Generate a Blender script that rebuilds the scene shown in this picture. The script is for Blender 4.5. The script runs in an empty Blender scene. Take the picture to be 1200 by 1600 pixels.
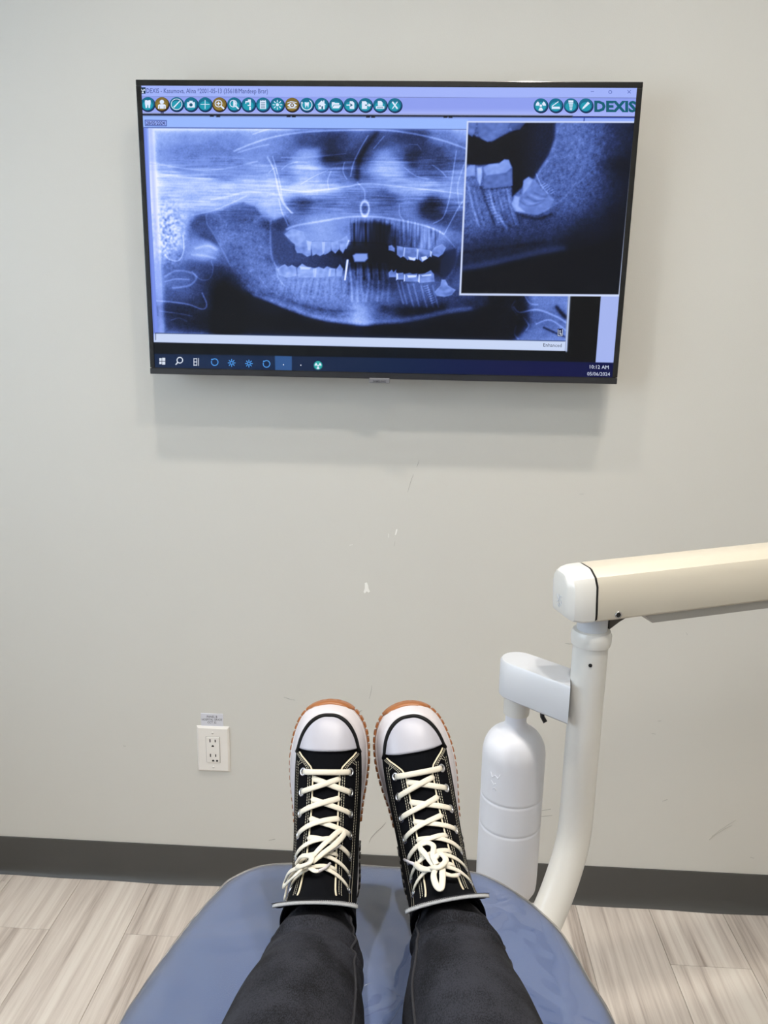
import bpy, bmesh, math, random
import numpy as np
from mathutils import Vector, Matrix

random.seed(7); rng = np.random.default_rng(7)
S = bpy.context.scene
COL = S.collection
R = math.radians

# ------------------------------------------------------------------ camera
CAM = Vector((0.0885, -1.68047, 1.35195)); PITCH, YAW, ROLL, FPX = .21888, -.0469, .02009, 1200.0
fw = Vector((math.sin(YAW)*math.cos(PITCH), math.cos(YAW)*math.cos(PITCH), -math.sin(PITCH)))
rt0 = Vector((math.cos(YAW), -math.sin(YAW), 0)); up0 = rt0.cross(fw)
rt = rt0*math.cos(ROLL) + up0*math.sin(ROLL); up = -rt0*math.sin(ROLL) + up0*math.cos(ROLL)
cd = bpy.data.cameras.new('camera'); cam = bpy.data.objects.new('camera', cd); COL.objects.link(cam)
M = Matrix((rt, up, -fw)).transposed().to_4x4(); M.translation = CAM; cam.matrix_world = M
cd.sensor_fit = 'VERTICAL'; cd.sensor_height = 36.0; cd.lens = 36.0*FPX/1600.0; cd.clip_start = .02
S.camera = cam

def ray(u, v): return fw + rt*((u-600)/FPX) - up*((v-800)/FPX)
def at(u, v, d): return CAM + ray(u, v)*d                     # a photo pixel at an axial distance -> world point
def on_z(u, v, z): r = ray(u, v); return CAM + r*((z-CAM.z)/r.z)
def on_y(u, v, y): r = ray(u, v); return CAM + r*((y-CAM.y)/r.y)

# ------------------------------------------------------------------ world, lights, exposure
wd = bpy.data.worlds.new('sky'); S.world = wd; wd.use_nodes = True
nt = wd.node_tree; bgn = nt.nodes['Background']
bgn.inputs[0].default_value = (.72, .85, 1, 1); bgn.inputs[1].default_value = 6.6
S.view_settings.view_transform = 'Standard'; S.view_settings.look = 'None'
S.view_settings.exposure = 0.0; S.view_settings.gamma = 1.0; S.view_settings.use_curve_mapping = False
CEIL = 3.05
ROOM = dict(x0=-1.75, x1=2.0, y0=-3.3)
LIGHTS_C = [(-.30, -.76), (.62, -.76), (.45, -1.22)]        # recessed downlights near the screen wall
PANELS = [(.25, -2.4, 1.1, .55, 6.2)]   # ceiling light panels over the chair (x, y, width, depth, power)
E_SPOT = (5.5, 4.5, 11.2)

def area(name, loc, size, energy, col, shape='DISK', size_y=None):
    l = bpy.data.lights.new(name, 'AREA'); l.shape = shape; l.size = size
    if size_y: l.size_y = size_y
    l.energy = energy; l.color = col
    o = bpy.data.objects.new(name, l); COL.objects.link(o); o.location = loc
    return o
for i, (x, y) in enumerate(LIGHTS_C):
    area('downlight_lamp', (x, y, CEIL-.012), (.05, .10, .12)[i], E_SPOT[i], (1, .93, .84)).data.spread = R((88, 88, 118)[i])
for (x, y, w, d, e_) in PANELS:
    area('panel_lamp', (x, y, CEIL-.02), w, e_, (1, .965, .92), 'RECTANGLE', d)

# ------------------------------------------------------------------ helpers
def lin(c): return tuple(((v/255)/12.92 if v/255 <= .04045 else ((v/255+.055)/1.055)**2.4) for v in c) + (1,)
def mat(name, rgb, rough=.5, metal=0, spec=.5, coat=0, emit=None, estr=1.0, noise=None, bump=None, sheen=0, sss=0):
    m = bpy.data.materials.new(name); m.use_nodes = True
    N = m.node_tree.nodes; L = m.node_tree.links; b = N['Principled BSDF']
    c = lin(rgb); b.inputs['Base Color'].default_value = c
    b.inputs['Roughness'].default_value = rough; b.inputs['Metallic'].default_value = metal
    b.inputs['Specular IOR Level'].default_value = spec; b.inputs['Coat Weight'].default_value = coat
    b.inputs['Coat Roughness'].default_value = .08
    b.inputs['Sheen Weight'].default_value = sheen
    if emit:
        b.inputs['Emission Color'].default_value = lin(emit); b.inputs['Emission Strength'].default_value = estr
    tc = N.new('ShaderNodeTexCoord')
    if noise:                                    # (scale, amount): mottled albedo
        n = N.new('ShaderNodeTexNoise'); n.inputs['Scale'].default_value = noise[0]; n.inputs['Detail'].default_value = 5
        L.new(tc.outputs['Object'], n.inputs['Vector'])
        mx = N.new('ShaderNodeMixRGB'); a = noise[1]
        mx.inputs[1].default_value = tuple(v*(1-a) for v in c[:3])+(1,); mx.inputs[2].default_value = tuple(min(1, v*(1+a)) for v in c[:3])+(1,)
        L.new(n.outputs['Fac'], mx.inputs[0]); L.new(mx.outputs[0], b.inputs['Base Color'])
    if bump:                                     # (scale, strength, distance)
        n2 = N.new('ShaderNodeTexNoise'); n2.inputs['Scale'].default_value = bump[0]; n2.inputs['Detail'].default_value = 4
        L.new(tc.outputs['Object'], n2.inputs['Vector'])
        bp = N.new('ShaderNodeBump'); bp.inputs['Strength'].default_value = bump[1]; bp.inputs['Distance'].default_value = bump[2]
        L.new(n2.outputs['Fac'], bp.inputs['Height']); L.new(bp.outputs[0], b.inputs['Normal'])
    return m

def tag(o, label=None, cat=None, group=None, kind=None):
    if label: o['label'] = label
    if cat: o['category'] = cat
    if group: o['group'] = group
    if kind: o['kind'] = kind
    return o
def empty(name, loc=(0, 0, 0)):
    o = bpy.data.objects.new(name, None); COL.objects.link(o); o.location = loc; o.empty_display_size = .05
    return o
def link(name, me, parent=None):
    o = bpy.data.objects.new(name, me); COL.objects.link(o)
    if parent: o.parent = parent
    return o
def build(name, verts, faces, m, parent=None, smooth=True, fix=True, mats=None, mi=None):
    me = bpy.data.meshes.new(name); me.from_pydata([tuple(v) for v in verts], [], faces)
    for mm in (mats or [m]): me.materials.append(mm)
    if mi: me.polygons.foreach_set('material_index', mi)
    if fix:
        bm = bmesh.new(); bm.from_mesh(me); bmesh.ops.recalc_face_normals(bm, faces=bm.faces); bm.to_mesh(me); bm.free()
    if smooth: me.polygons.foreach_set('use_smooth', [True]*len(me.polygons))
    me.update()
    return link(name, me, parent)
class MB:                                        # collects pieces of ONE object
    def __init__(s): s.v = []; s.f = []; s.mi = []
    def add(s, v, f, mi=0):
        k = len(s.v); s.v += [Vector(p) for p in v]; s.f += [tuple(i+k for i in q) for q in f]; s.mi += [mi]*len(f); return s
    def build(s, name, m, parent=None, smooth=True, mats=None, fix=True): return build(name, s.v, s.f, m, parent, smooth, fix, mats, s.mi if mats else None)
def loft(rings, cap0=True, cap1=True, closed=True):
    n = len(rings[0]); v = [p for r in rings for p in r]; f = []
    for i in range(len(rings)-1):
        for j in range(n if closed else n-1):
            k = (j+1) % n; f.append((i*n+j, i*n+k, (i+1)*n+k, (i+1)*n+j))
    if cap0: f.append(tuple(range(n))[::-1])
    if cap1: f.append(tuple((len(rings)-1)*n+j for j in range(n)))
    return v, f
def tube(path, rad, seg=10, nrm=None, flat=1.0, cap=True, closed=False):
    """round or flattened tube along a path; nrm = list of surface normals for flattened laces"""
    P = [Vector(p) for p in path]; n = len(P); rings = []; last = None
    for i, p in enumerate(P):
        a = P[(i-1) % n if closed else max(i-1, 0)]; b = P[(i+1) % n if closed else min(i+1, n-1)]
        t = (b-a); t = t.normalized() if t.length > 1e-9 else Vector((0, 0, 1))
        if nrm: N = Vector(nrm[i] if isinstance(nrm, list) else nrm); N = (N - t*N.dot(t))
        elif last is not None: N = last - t*last.dot(t)
        else: N = t.orthogonal()
        N = N.normalized() if N.length > 1e-6 else t.orthogonal().normalized()
        last = N; B = t.cross(N)
        r = rad[i] if isinstance(rad, (list, tuple)) else rad
        rings.append([p + B*(r*math.cos(2*math.pi*k/seg)) + N*(r*flat*math.sin(2*math.pi*k/seg)) for k in range(seg)])
    if closed: rings.append(rings[0]); return loft(rings, False, False)
    return loft(rings, cap, cap)
def lathe(prof, seg=40, axis=Vector((0, 0, 1)), o=Vector((0, 0, 0))):
    axis = axis.normalized(); a = axis.orthogonal().normalized(); b = axis.cross(a)
    rings = [[o + axis*z + a*(r*math.cos(2*math.pi*k/seg)) + b*(r*math.sin(2*math.pi*k/seg)) for k in range(seg)] for r, z in prof]
    return loft(rings)
def bbox(x0, x1, y0, y1, z0, z1, bev=0, seg=2):
    bm = bmesh.new(); bmesh.ops.create_cube(bm, size=1)
    for v in bm.verts: v.co = Vector(((x0+x1)/2+v.co.x*(x1-x0), (y0+y1)/2+v.co.y*(y1-y0), (z0+z1)/2+v.co.z*(z1-z0)))
    if bev: bmesh.ops.bevel(bm, geom=bm.edges[:], offset=bev, segments=seg, profile=.6, affect='EDGES')
    bm.verts.index_update(); v = [p.co.copy() for p in bm.verts]; f = [tuple(q.index for q in fc.verts) for fc in bm.faces]; bm.free()
    return v, f
def box(name, x0, x1, y0, y1, z0, z1, m, parent=None, bev=0, seg=2, smooth=False):
    v, f = bbox(x0, x1, y0, y1, z0, z1, bev, seg); return build(name, v, f, m, parent, smooth)
def catmull(pts, n, closed=False):
    P = [Vector(p) for p in pts]; k = len(P); out = []
    segs = k if closed else k-1
    for i in range(segs):
        p0 = P[(i-1) % k] if closed else P[max(i-1, 0)]; p1 = P[i]; p2 = P[(i+1) % k]; p3 = P[(i+2) % k] if closed else P[min(i+2, k-1)]
        for j in range(n):
            t = j/n
            out.append(.5*((2*p1)+(p2-p0)*t+(2*p0-5*p1+4*p2-p3)*t*t+(3*p1-p0-3*p2+p3)*t**3))
    if not closed: out.append(P[-1])
    return out
def auto_smooth(o, ang=35):
    me = o.data; me.polygons.foreach_set('use_smooth', [True]*len(me.polygons)); me.set_sharp_from_angle(angle=R(ang))
    return o

# ------------------------------------------------------------------ materials
M_wall = mat('wall_paint', (210, 208, 201), .55, spec=.35, noise=(1.2, .02), bump=(420, .18, .001))
M_ceil = mat('ceiling_paint', (235, 234, 230), .8)
M_base = mat('baseboard_vinyl', (72, 71, 69), .42, noise=(6, .10), bump=(60, .12, .002))
M_white = mat('enamel_white', (224, 222, 216), .3, coat=.3)
M_cream = mat('enamel_cream', (206, 198, 181), .36, coat=.25)
M_grey = mat('enamel_grey', (200, 203, 208), .34, coat=.2)
M_bottle = mat('bottle_plastic', (224, 225, 231), .42, noise=(9, .01))
M_dark = mat('dark_plastic', (25, 25, 27), .4)
M_black = mat('void_black', (8, 8, 8), .6)
M_metal = mat('steel', (190, 190, 190), .25, metal=1)
M_plate = mat('outlet_plastic', (232, 228, 222), .3)
M_slot = mat('slot_shadow', (14, 12, 12), .7)
M_tape = mat('label_tape', (214, 214, 222), .5)
M_ink = mat('ink', (40, 40, 46), .6)

# ------------------------------------------------------------------ room shell
X0, X1, Y0 = ROOM['x0'], ROOM['x1'], ROOM['y0']
wall = tag(box('wall_back', X0-.1, X1+.1, 0, .12, 0, CEIL, M_wall), 'light warm grey painted wall carrying the television', kind='structure')
tag(box('ceiling', X0-.1, X1+.1, Y0-.1, .12, CEIL, CEIL+.1, M_ceil), 'white ceiling above the treatment chair', kind='structure')
tag(box('wall_right', X1, X1+.12, Y0, 0, 0, CEIL, M_wall), 'plain grey side wall on the right', kind='structure')
tag(box('wall_front', X0, X1, Y0-.12, Y0, 0, CEIL, M_wall), 'plain grey wall behind the patient', kind='structure')
# left wall with a wide window opening
WY0, WY1, WZ0, WZ1 = -2.7, -.75, .95, 2.25
wl = MB()
for a in ((Y0, WY0, 0, CEIL), (WY1, 0, 0, CEIL), (WY0, WY1, 0, WZ0), (WY0, WY1, WZ1, CEIL)):
    wl.add(*bbox(X0-.12, X0, a[0], a[1], a[2], a[3]))
tag(wl.build('wall_left', M_wall, smooth=False), 'grey side wall with a wide window', kind='structure')
win = tag(empty('window_1', (X0-.06, (WY0+WY1)/2, WZ0)), 'wide white framed window in the left wall', kind='structure')
fr = MB(); w2 = (WY1-WY0)/2; hh = WZ1-WZ0
for a in ((-w2, w2, 0, .05), (-w2, w2, hh-.05, hh), (-w2, -w2+.05, .05, hh-.05), (w2-.05, w2, .05, hh-.05), (-.025, .025, .05, hh-.05)):
    fr.add(*bbox(-.03, .03, a[0], a[1], a[2], a[3]))
fr.build('window_frame', M_white, win, smooth=False)
M_glass = bpy.data.materials.new('window_glass'); M_glass.use_nodes = True
g = M_glass.node_tree; g.nodes.clear(); go = g.nodes.new('ShaderNodeOutputMaterial'); gt = g.nodes.new('ShaderNodeBsdfTransparent'); gg = g.nodes.new('ShaderNodeBsdfGlossy'); gm = g.nodes.new('ShaderNodeMixShader')
gm.inputs[0].default_value = .06; gg.inputs['Roughness'].default_value = .02
g.links.new(gt.outputs[0], gm.inputs[1]); g.links.new(gg.outputs[0], gm.inputs[2]); g.links.new(gm.outputs[0], go.inputs[0])
for s in (-1, 1):
    a, b = (-w2+.05, -.025) if s < 0 else (.025, w2-.05)
    box('pane', -.004, .004, a, b, .05, hh-.05, M_glass, win)
box('window_sill', .03, .16, -w2-.04, w2+.04, -.035, 0, M_white, win, .006)

# floor: wood-look vinyl planks, each its own piece, running towards the screen wall
def plank_mat(i):
    m = bpy.data.materials.new('plank_vinyl'); m.use_nodes = True
    N = m.node_tree.nodes; L = m.node_tree.links; b = N['Principled BSDF']
    tc = N.new('ShaderNodeTexCoord'); mp = N.new('ShaderNodeMapping'); L.new(tc.outputs['Object'], mp.inputs[0])
    oi = N.new('ShaderNodeObjectInfo'); cb = N.new('ShaderNodeCombineXYZ')
    mu = N.new('ShaderNodeMath'); mu.operation = 'MULTIPLY'; mu.inputs[1].default_value = 37.0
    L.new(oi.outputs['Random'], mu.inputs[0]); L.new(mu.outputs[0], cb.inputs[2]); L.new(cb.outputs[0], mp.inputs['Location'])
    mp.inputs['Scale'].default_value = (1, .035, 1)
    n1 = N.new('ShaderNodeTexNoise'); n1.inputs['Scale'].default_value = 34; n1.inputs['Detail'].default_value = 9; n1.inputs['Roughness'].default_value = .62; n1.inputs['Distortion'].default_value = .35
    L.new(mp.outputs[0], n1.inputs['Vector'])
    n2 = N.new('ShaderNodeTexNoise'); n2.inputs['Scale'].default_value = 190; n2.inputs['Detail'].default_value = 4
    L.new(mp.outputs[0], n2.inputs['Vector'])
    cr = N.new('ShaderNodeValToRGB'); e = cr.color_ramp.elements
    e[0].position = .27; e[0].color = lin((148, 135, 125)); e[1].position = .66; e[1].color = lin((222, 214, 204))
    k = e.new(.44); k.color = lin((198, 187, 177)); k = e.new(.54); k.color = lin((212, 202, 192))
    ad = N.new('ShaderNodeMath'); ad.operation = 'MULTIPLY_ADD'; ad.inputs[1].default_value = .22; 
    L.new(n2.outputs['Fac'], ad.inputs[0]); 
    sb = N.new('ShaderNodeMath'); sb.operation = 'SUBTRACT'; sb.inputs[1].default_value = .11; L.new(n1.outputs['Fac'], sb.inputs[0]); L.new(sb.outputs[0], ad.inputs[2])
    L.new(ad.outputs[0], cr.inputs[0])
    hv = N.new('ShaderNodeHueSaturation'); mr = N.new('ShaderNodeMapRange'); L.new(oi.outputs['Random'], mr.inputs[0]); mr.inputs[3].default_value = .93; mr.inputs[4].default_value = 1.05
    L.new(mr.outputs[0], hv.inputs['Value']); L.new(cr.outputs[0], hv.inputs['Color']); L.new(hv.outputs[0], b.inputs['Base Color'])
    b.inputs['Roughness'].default_value = .5; b.inputs['Specular IOR Level'].default_value = .35
    bp = N.new('ShaderNodeBump'); bp.inputs['Strength'].default_value = .15; bp.inputs['Distance'].default_value = .001; L.new(n1.outputs['Fac'], bp.inputs['Height']); L.new(bp.outputs[0], b.inputs['Normal'])
    return m
M_plank = plank_mat(0)
M_joint = mat('floor_joint', (105, 96, 88), .8)
floor = tag(box('floor', X0, X1, Y0, 0, -.1, -.0022, M_joint), 'pale grey-beige wood-look plank floor', kind='structure')
PW = .178; PL = 1.22; base_mesh = None
k0 = math.floor((X0+.742)/PW); k1 = math.ceil((X1+.742)/PW)
for k in range(k0, k1):
    xa, xb = max(-.742+k*PW, X0), min(-.742+(k+1)*PW, X1)
    if xb-xa < .01: continue
    first = -.187 if k in (-1, 8) else -(.187+.41*((k*5+2) % 7)/2.3) % PL
    if first > 0: first -= PL
    ys = [0.0]; y = first
    while y > Y0: ys.append(y); y -= PL
    ys.append(Y0)
    for ya, yb in zip(ys[1:], ys[:-1]):
        if yb-ya < .02: continue
        v, f = bbox(-(xb-xa)/2+.0004, (xb-xa)/2-.0004, -(yb-ya)/2+.0004, (yb-ya)/2-.0004, -.003, 0, .0007, 1)
        p = build('plank', v, f, M_plank, floor, False); p.location = ((xa+xb)/2, (ya+yb)/2, 0)

# vinyl cove baseboard on the visible wall, slightly wavy toe
bb = MB(); prof = [(0, .102), (-.0035, .102), (-.004, .099), (-.004, .030), (-.006, .014), (-.0115, .005), (-.016, .0005), (0, .0005)]
rings = []
for i in range(81):
    x = X0+(X1-X0)*i/80; wv = .0016*math.sin(x*9)+.0012*math.sin(x*23+1)
    rings.append([Vector((x, y - (wv if z < .02 and y < -.002 else 0), z)) for y, z in prof])
bb.add(*loft(rings))
bo = tag(bb.build('baseboard_back', M_base), 'dark grey vinyl cove baseboard along the foot of the wall', kind='structure'); auto_smooth(bo, 40)

# chips and scuffs of the paint: pieces of the wall
M_chip = mat('bare_plaster', (246, 245, 240), .8)
M_scr = mat('scratch_grey', (158, 156, 150), .7)
def flake(pts, m, name):
    P = [on_y(u, v, 0) for u, v in pts]; n = len(P)
    v = [Vector((p.x, -.0006, p.z)) for p in P] + [Vector((p.x, .0005, p.z)) for p in P]
    f = [tuple(range(n))] + [(i, (i+1) % n, n+(i+1) % n, n+i) for i in range(n)]
    return build(name, v, f, m, wall, False)
flake([(570, 911), (573, 910), (575, 914), (576, 920), (578, 924), (576, 926), (573, 924), (570, 927), (568, 925), (570, 919)], M_chip, 'paint_chip')
flake([(619, 827), (621, 827), (619, 835), (617, 836)], M_chip, 'paint_chip')
def scratch(pts, w=.6, m=None):
    L_ = [(u, v) for u, v in pts]; n = len(L_); a = []; b = []
    for i, (u, v) in enumerate(L_):
        u0, v0 = L_[max(i-1, 0)]; u1, v1 = L_[min(i+1, n-1)]; dx, dy = u1-u0, v1-v0; l = math.hypot(dx, dy) or 1
        ww = w*(.25 if i in (0, n-1) else .5)
        a.append((u-dy/l*ww, v+dx/l*ww)); b.append((u+dy/l*ww, v-dx/l*ww))
    flake(a+b[::-1], m or M_scr, 'scratch')
for s in ([(646, 741), (642, 752), (637, 769)], [(655, 719), (653, 725), (651, 730)], [(581, 1071), (580, 1080), (577, 1092)], [(603, 1285), (596, 1293), (588, 1300), (580, 1309), (577, 1316)],
          [(443, 1089), (452, 1092), (461, 1094)], [(883, 1005), (889, 1006), (896, 1006)], [(617, 846), (616, 853)], [(1072, 988), (1074, 992)], [(839, 1267), (850, 1266), (861, 1264)],
          [(842, 1276), (853, 1275), (863, 1274)],  [(1172, 1339), (1178, 1341)], [(1018, 1146), (1024, 1147)],
          [(1028, 1127), (1033, 1126)], [(905, 772), (912, 772)], [(552, 1110), (560, 1112), (566, 1110)], [(230, 929), (231, 930)], [(192, 1165), (197, 1166)], [(1035, 1252), (1043, 1249)], [(420, 1313), (430, 1311)]):
    scratch(s)
M_scr2 = mat('scuff_faint', (186, 183, 176), .7)
for s in ([(1112, 1307), (1122, 1299), (1134, 1291), (1150, 1281)], [(1108, 1312), (1119, 1303), (1132, 1295), (1144, 1289)]): scratch(s, .7, M_scr2)
for s in ([(546, 852), (551, 851)], [(607, 834), (607, 840)], [(783, 1064), (785, 1063)]): scratch(s, 1.1, M_chip)

# ------------------------------------------------------------------ ceiling lamps (things the light comes from)
M_lens = mat('lamp_lens', (255, 250, 240), .4, emit=(255, 244, 225), estr=3)
for i, (x, y) in enumerate(LIGHTS_C):
    t = tag(empty('recessed_downlight', (x, y, CEIL)), ('recessed round ceiling downlight left of the television centre', 'recessed round ceiling downlight right of the television centre', 'recessed round ceiling downlight above the legs')[i], 'downlight', 'ceiling downlights')
    v, f = lathe([(.055, -.001), (.075, -.001), (.075, -.006), (.058, -.008), (.055, -.001)], 32); build('trim_ring', v, f, M_white, t)
    v, f = lathe([(.054, -.0005), (.054, -.003)], 32); build('lens', v, f, M_lens, t, False)
for (x, y, w, d, e_) in PANELS:
    t = tag(empty('ceiling_light_panel', (x, y, CEIL)), 'wide flat ceiling light panel above the backrest', 'light panel')
    box('frame', -w/2-.025, w/2+.025, -d/2-.025, d/2+.025, -.006, 0, M_white, t); box('diffuser', -w/2, w/2, -d/2, d/2, -.009, -.006, M_lens, t)

# ------------------------------------------------------------------ television
TVO = Vector((0, -.075, 1.2756)); TVW, TVH, TILT = .4825, .559, .0135
tv = tag(empty('television', TVO), 'black flat-screen television on the wall showing a dental x-ray', 'television')
tv.rotation_euler = (TILT, 0, 0)
tz = Vector((0, -math.sin(TILT), math.cos(TILT))); ty = Vector((0, math.cos(TILT), math.sin(TILT)))
def tvl(u, v, y=0.0012):                         # photo pixel -> point on the screen plane, television coordinates
    r = ray(u, v); o = TVO + ty*.0012; t = (o-CAM).dot(ty)/r.dot(ty); p = CAM + r*t - TVO
    return Vector((p.x, y, p.dot(tz)))
M_bez = mat('bezel_black', (10, 10, 12), .25, coat=.5)
M_chin = mat('chin_dark', (38, 38, 42), .38)
bz = .0105
box('bezel', -TVW, TVW, 0, .02, TVH-bz, TVH, M_bez, tv, .0012, 2); box('bezel', -TVW, -TVW+bz, 0, .02, .013, TVH-bz, M_bez, tv, .0012, 2); box('bezel', TVW-bz, TVW, 0, .02, .013, TVH-bz, M_bez, tv, .0012, 2)
box('chin', -TVW, TVW, -.0008, .022, 0, .0125, M_chin, tv, .0014, 2)
box('chin_edge', -TVW+.004, TVW-.004, -.0012, 0, .0118, .0135, M_bez, tv)
box('back_cover', -TVW+.004, TVW-.004, .02, .030, .004, TVH-.004, M_dark, tv, .004, 2); box('back_housing', -.33, .33, .030, .055, .03, .40, M_dark, tv, .01, 2)
box('wall_mount', -.2, .2, .055, .075, .12, .34, M_dark, tv)
badge = box('logo_badge', tvl(577, 595).x, tvl(609, 595).x, -.004, .004, -.0085, .0015, mat('badge_grey', (120, 120, 124), .35), tv, .001, 1)

# --- picture on the screen: painted per point on a fine grid ------------------
SX0, SX1, SZ0, SZ1 = -TVW+bz-.0005, TVW-bz+.0005, .0125, TVH-bz+.0005
NX, NY = 880, 495
xs = np.linspace(SX0, SX1, NX); zs = np.linspace(SZ1, SZ0, NY)
GX, GZ = np.meshgrid(xs, zs)
P3 = np.stack([TVO.x+GX, TVO.y+ty.y*.0012+tz.y*GZ, TVO.z+ty.z*.0012+tz.z*GZ], -1) - np.array(CAM)
dep = P3@np.array(fw); U = 600+FPX*(P3@np.array(rt))/dep; V = 800-FPX*(P3@np.array(up))/dep
IMG = np.zeros((NY, NX, 3))
def blur(a, sx, sy):
    def g(n, s):
        f = np.fft.fftfreq(n); return np.exp(-2*(math.pi*f*s)**2)
    return np.real(np.fft.ifft2(np.fft.fft2(a)*g(a.shape[0], max(sy, 1e-3))[:, None]*g(a.shape[1], max(sx, 1e-3))[None, :]))
def noise(sx, sy):
    a = blur(rng.standard_normal((NY, NX)), sx, sy); return a/a.std()
def smooth(e0, e1, x): t = np.clip((x-e0)/(e1-e0), 0, 1); return t*t*(3-2*t)
def poly(pts, soft=1.0):                         # coverage 0..1 of a polygon given in photo pixels
    P = np.array(pts, float); b = [P[:, 0].min()-4*soft-2, P[:, 0].max()+4*soft+2, P[:, 1].min()-4*soft-2, P[:, 1].max()+4*soft+2]
    w = (U > b[0]) & (U < b[1]) & (V > b[2]) & (V < b[3]); x, y = U[w], V[w]
    ins = np.zeros(x.shape, bool); d = np.full(x.shape, 1e9)
    for (x0, y0), (x1, y1) in zip(P, np.roll(P, -1, 0)):
        c = ((y0 > y) != (y1 > y)) & (x < (x1-x0)*(y-y0)/((y1-y0) or 1e-9)+x0); ins ^= c
        t = np.clip(((x-x0)*(x1-x0)+(y-y0)*(y1-y0))/max((x1-x0)**2+(y1-y0)**2, 1e-9), 0, 1)
        d = np.minimum(d, np.hypot(x-x0-t*(x1-x0), y-y0-t*(y1-y0)))
    out = np.zeros(U.shape); out[w] = smooth(-soft, soft, np.where(ins, d, -d)); return out
def line(pts, w=1.5, n=6):                       # soft stroke through photo pixels
    C = catmull([(a, b, 0) for a, b in pts], n) if len(pts) > 2 else [Vector((a, b, 0)) for a, b in pts]
    P = np.array([(p.x, p.y) for p in C]); m = 4*w+2
    k = (U > P[:, 0].min()-m) & (U < P[:, 0].max()+m) & (V > P[:, 1].min()-m) & (V < P[:, 1].max()+m); x, y = U[k], V[k]
    d = np.full(x.shape, 1e9)
    for (x0, y0), (x1, y1) in zip(P[:-1], P[1:]):
        t = np.clip(((x-x0)*(x1-x0)+(y-y0)*(y1-y0))/max((x1-x0)**2+(y1-y0)**2, 1e-9), 0, 1)
        d = np.minimum(d, np.hypot(x-x0-t*(x1-x0), y-y0-t*(y1-y0)))
    out = np.zeros(U.shape); out[k] = np.exp(-.5*(d/(w*.6))**2); return out
def blob(x, y, rx, ry): return np.exp(-.5*(((U-x)/rx)**2+((V-y)/ry)**2))
def tone(pts, s):
    a = np.zeros(U.shape); wsum = np.full(U.shape, 1e-9)
    for x, y, i in pts:
        q2 = ((U-x)/1.45)**2+((V-y)/.92)**2; k = np.exp(-.5*q2/s**2) + 1e-7/(1+q2/400)
        a += k*i; wsum += k
    return a/wsum
def over(mask, col):
    c = np.array(col[:3], float); IMG[:] = IMG*(1-mask[..., None]) + c*mask[..., None]
def fill(pts, col, soft=.6): over(poly(pts, soft), col)

# panoramic x-ray: low-frequency tones read off the photograph
T = '''245,212,.66 300,212,.6 360,215,.55 400,215,.62 240,240,.58 300,240,.52 350,235,.5 400,240,.55 430,210,.62 245,262,.62 300,265,.6 350,262,.6 400,255,.62 425,240,.6
245,280,.68 300,282,.66 345,275,.52 400,275,.58 430,280,.72 245,300,.76 290,300,.8 340,300,.8 390,295,.74 430,305,.85 240,320,.68 290,320,.74 340,315,.84 380,310,.75 420,325,.72 440,330,.6
255,345,.45 275,345,.6 300,340,.45 318,345,.32 345,335,.48 375,335,.38 400,335,.5 428,345,.26 250,365,.5 275,370,.65 300,360,.4 320,362,.34 350,365,.5 375,355,.4 400,370,.46 245,395,.55 280,395,.55 305,385,.55 325,393,.8 345,400,.36 365,395,.42 400,395,.46 418,390,.5
245,420,.42 280,425,.4 310,420,.35 330,425,.26 350,432,.1 375,420,.4 400,420,.48 425,425,.5 250,440,.42 280,440,.45 310,445,.3 335,445,.12 350,452,.03 370,445,.22 395,445,.42 425,445,.5 250,462,.35 280,465,.35 315,470,.26 340,475,.04 365,472,.04 390,470,.12 420,468,.3
250,482,.13 285,484,.15 320,482,.12 345,500,.01 380,500,.03 420,500,.05 255,500,.22 290,500,.15 320,505,.05 255,522,.3 300,522,.2 350,525,.02
440,215,.45 480,215,.33 530,212,.26 560,215,.4 582,225,.2 600,215,.34 640,215,.25 700,215,.48 728,205,.66 440,245,.4 480,250,.66 520,250,.18 550,245,.3 572,250,.14 600,245,.62 630,240,.4 646,245,.2 680,240,.28 715,240,.42
440,275,.56 480,265,.72 520,275,.5 550,270,.35 565,275,.2 585,265,.66 612,265,.78 650,265,.4 690,265,.3 715,275,.6 440,300,.78 480,295,.78 510,290,.74 550,285,.62 580,292,.6 620,290,.62 660,295,.68 700,300,.6 725,300,.66
440,322,.55 470,320,.24 500,320,.42 530,315,.52 556,318,.42 575,312,.55 590,305,.32 605,312,.42 640,315,.52 675,318,.16 680,338,.12 700,325,.38 720,312,.5 430,345,.24 460,347,.5 500,345,.66 540,342,.58 570,345,.55 600,350,.45 640,350,.5 670,356,.6 690,370,.6 705,345,.3 722,350,.36
430,380,.3 448,385,.28 470,370,.6 500,370,.66 530,370,.6 560,362,.4 580,362,.22 600,370,.04 620,370,.25 650,370,.4 680,378,.55 702,388,.3 716,380,.42 430,398,.28 460,402,.24 500,408,.26 535,405,.1 560,394,.1 590,400,.02 620,408,.03 650,416,.02 690,408,.06 708,402,.2
440,440,.56 480,440,.56 520,440,.56 560,440,.34 590,440,.2 620,445,.22 650,448,.42 680,448,.36 702,425,.14 718,430,.4 440,465,.46 480,465,.52 520,465,.52 560,460,.46 600,465,.4 640,465,.34 680,468,.3 716,465,.3 430,480,.3 480,485,.4 520,488,.42 560,492,.56 600,488,.36 640,485,.2 680,482,.2 716,478,.2
450,502,.05 480,515,.07 540,522,.14 600,522,.05 700,515,.02 760,510,.015 740,478,.16 765,492,.02 800,500,.02 800,475,.03 850,470,.5 875,470,.5 850,495,.4 875,500,.42 850,520,.45 878,522,.5'''
I = tone([tuple(map(float, q.split(','))) for q in T.split()], 9.5)
stk = noise(26, .9); fine = noise(.7, .7); mid = noise(3, 2.2); big = noise(12, 5)
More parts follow.
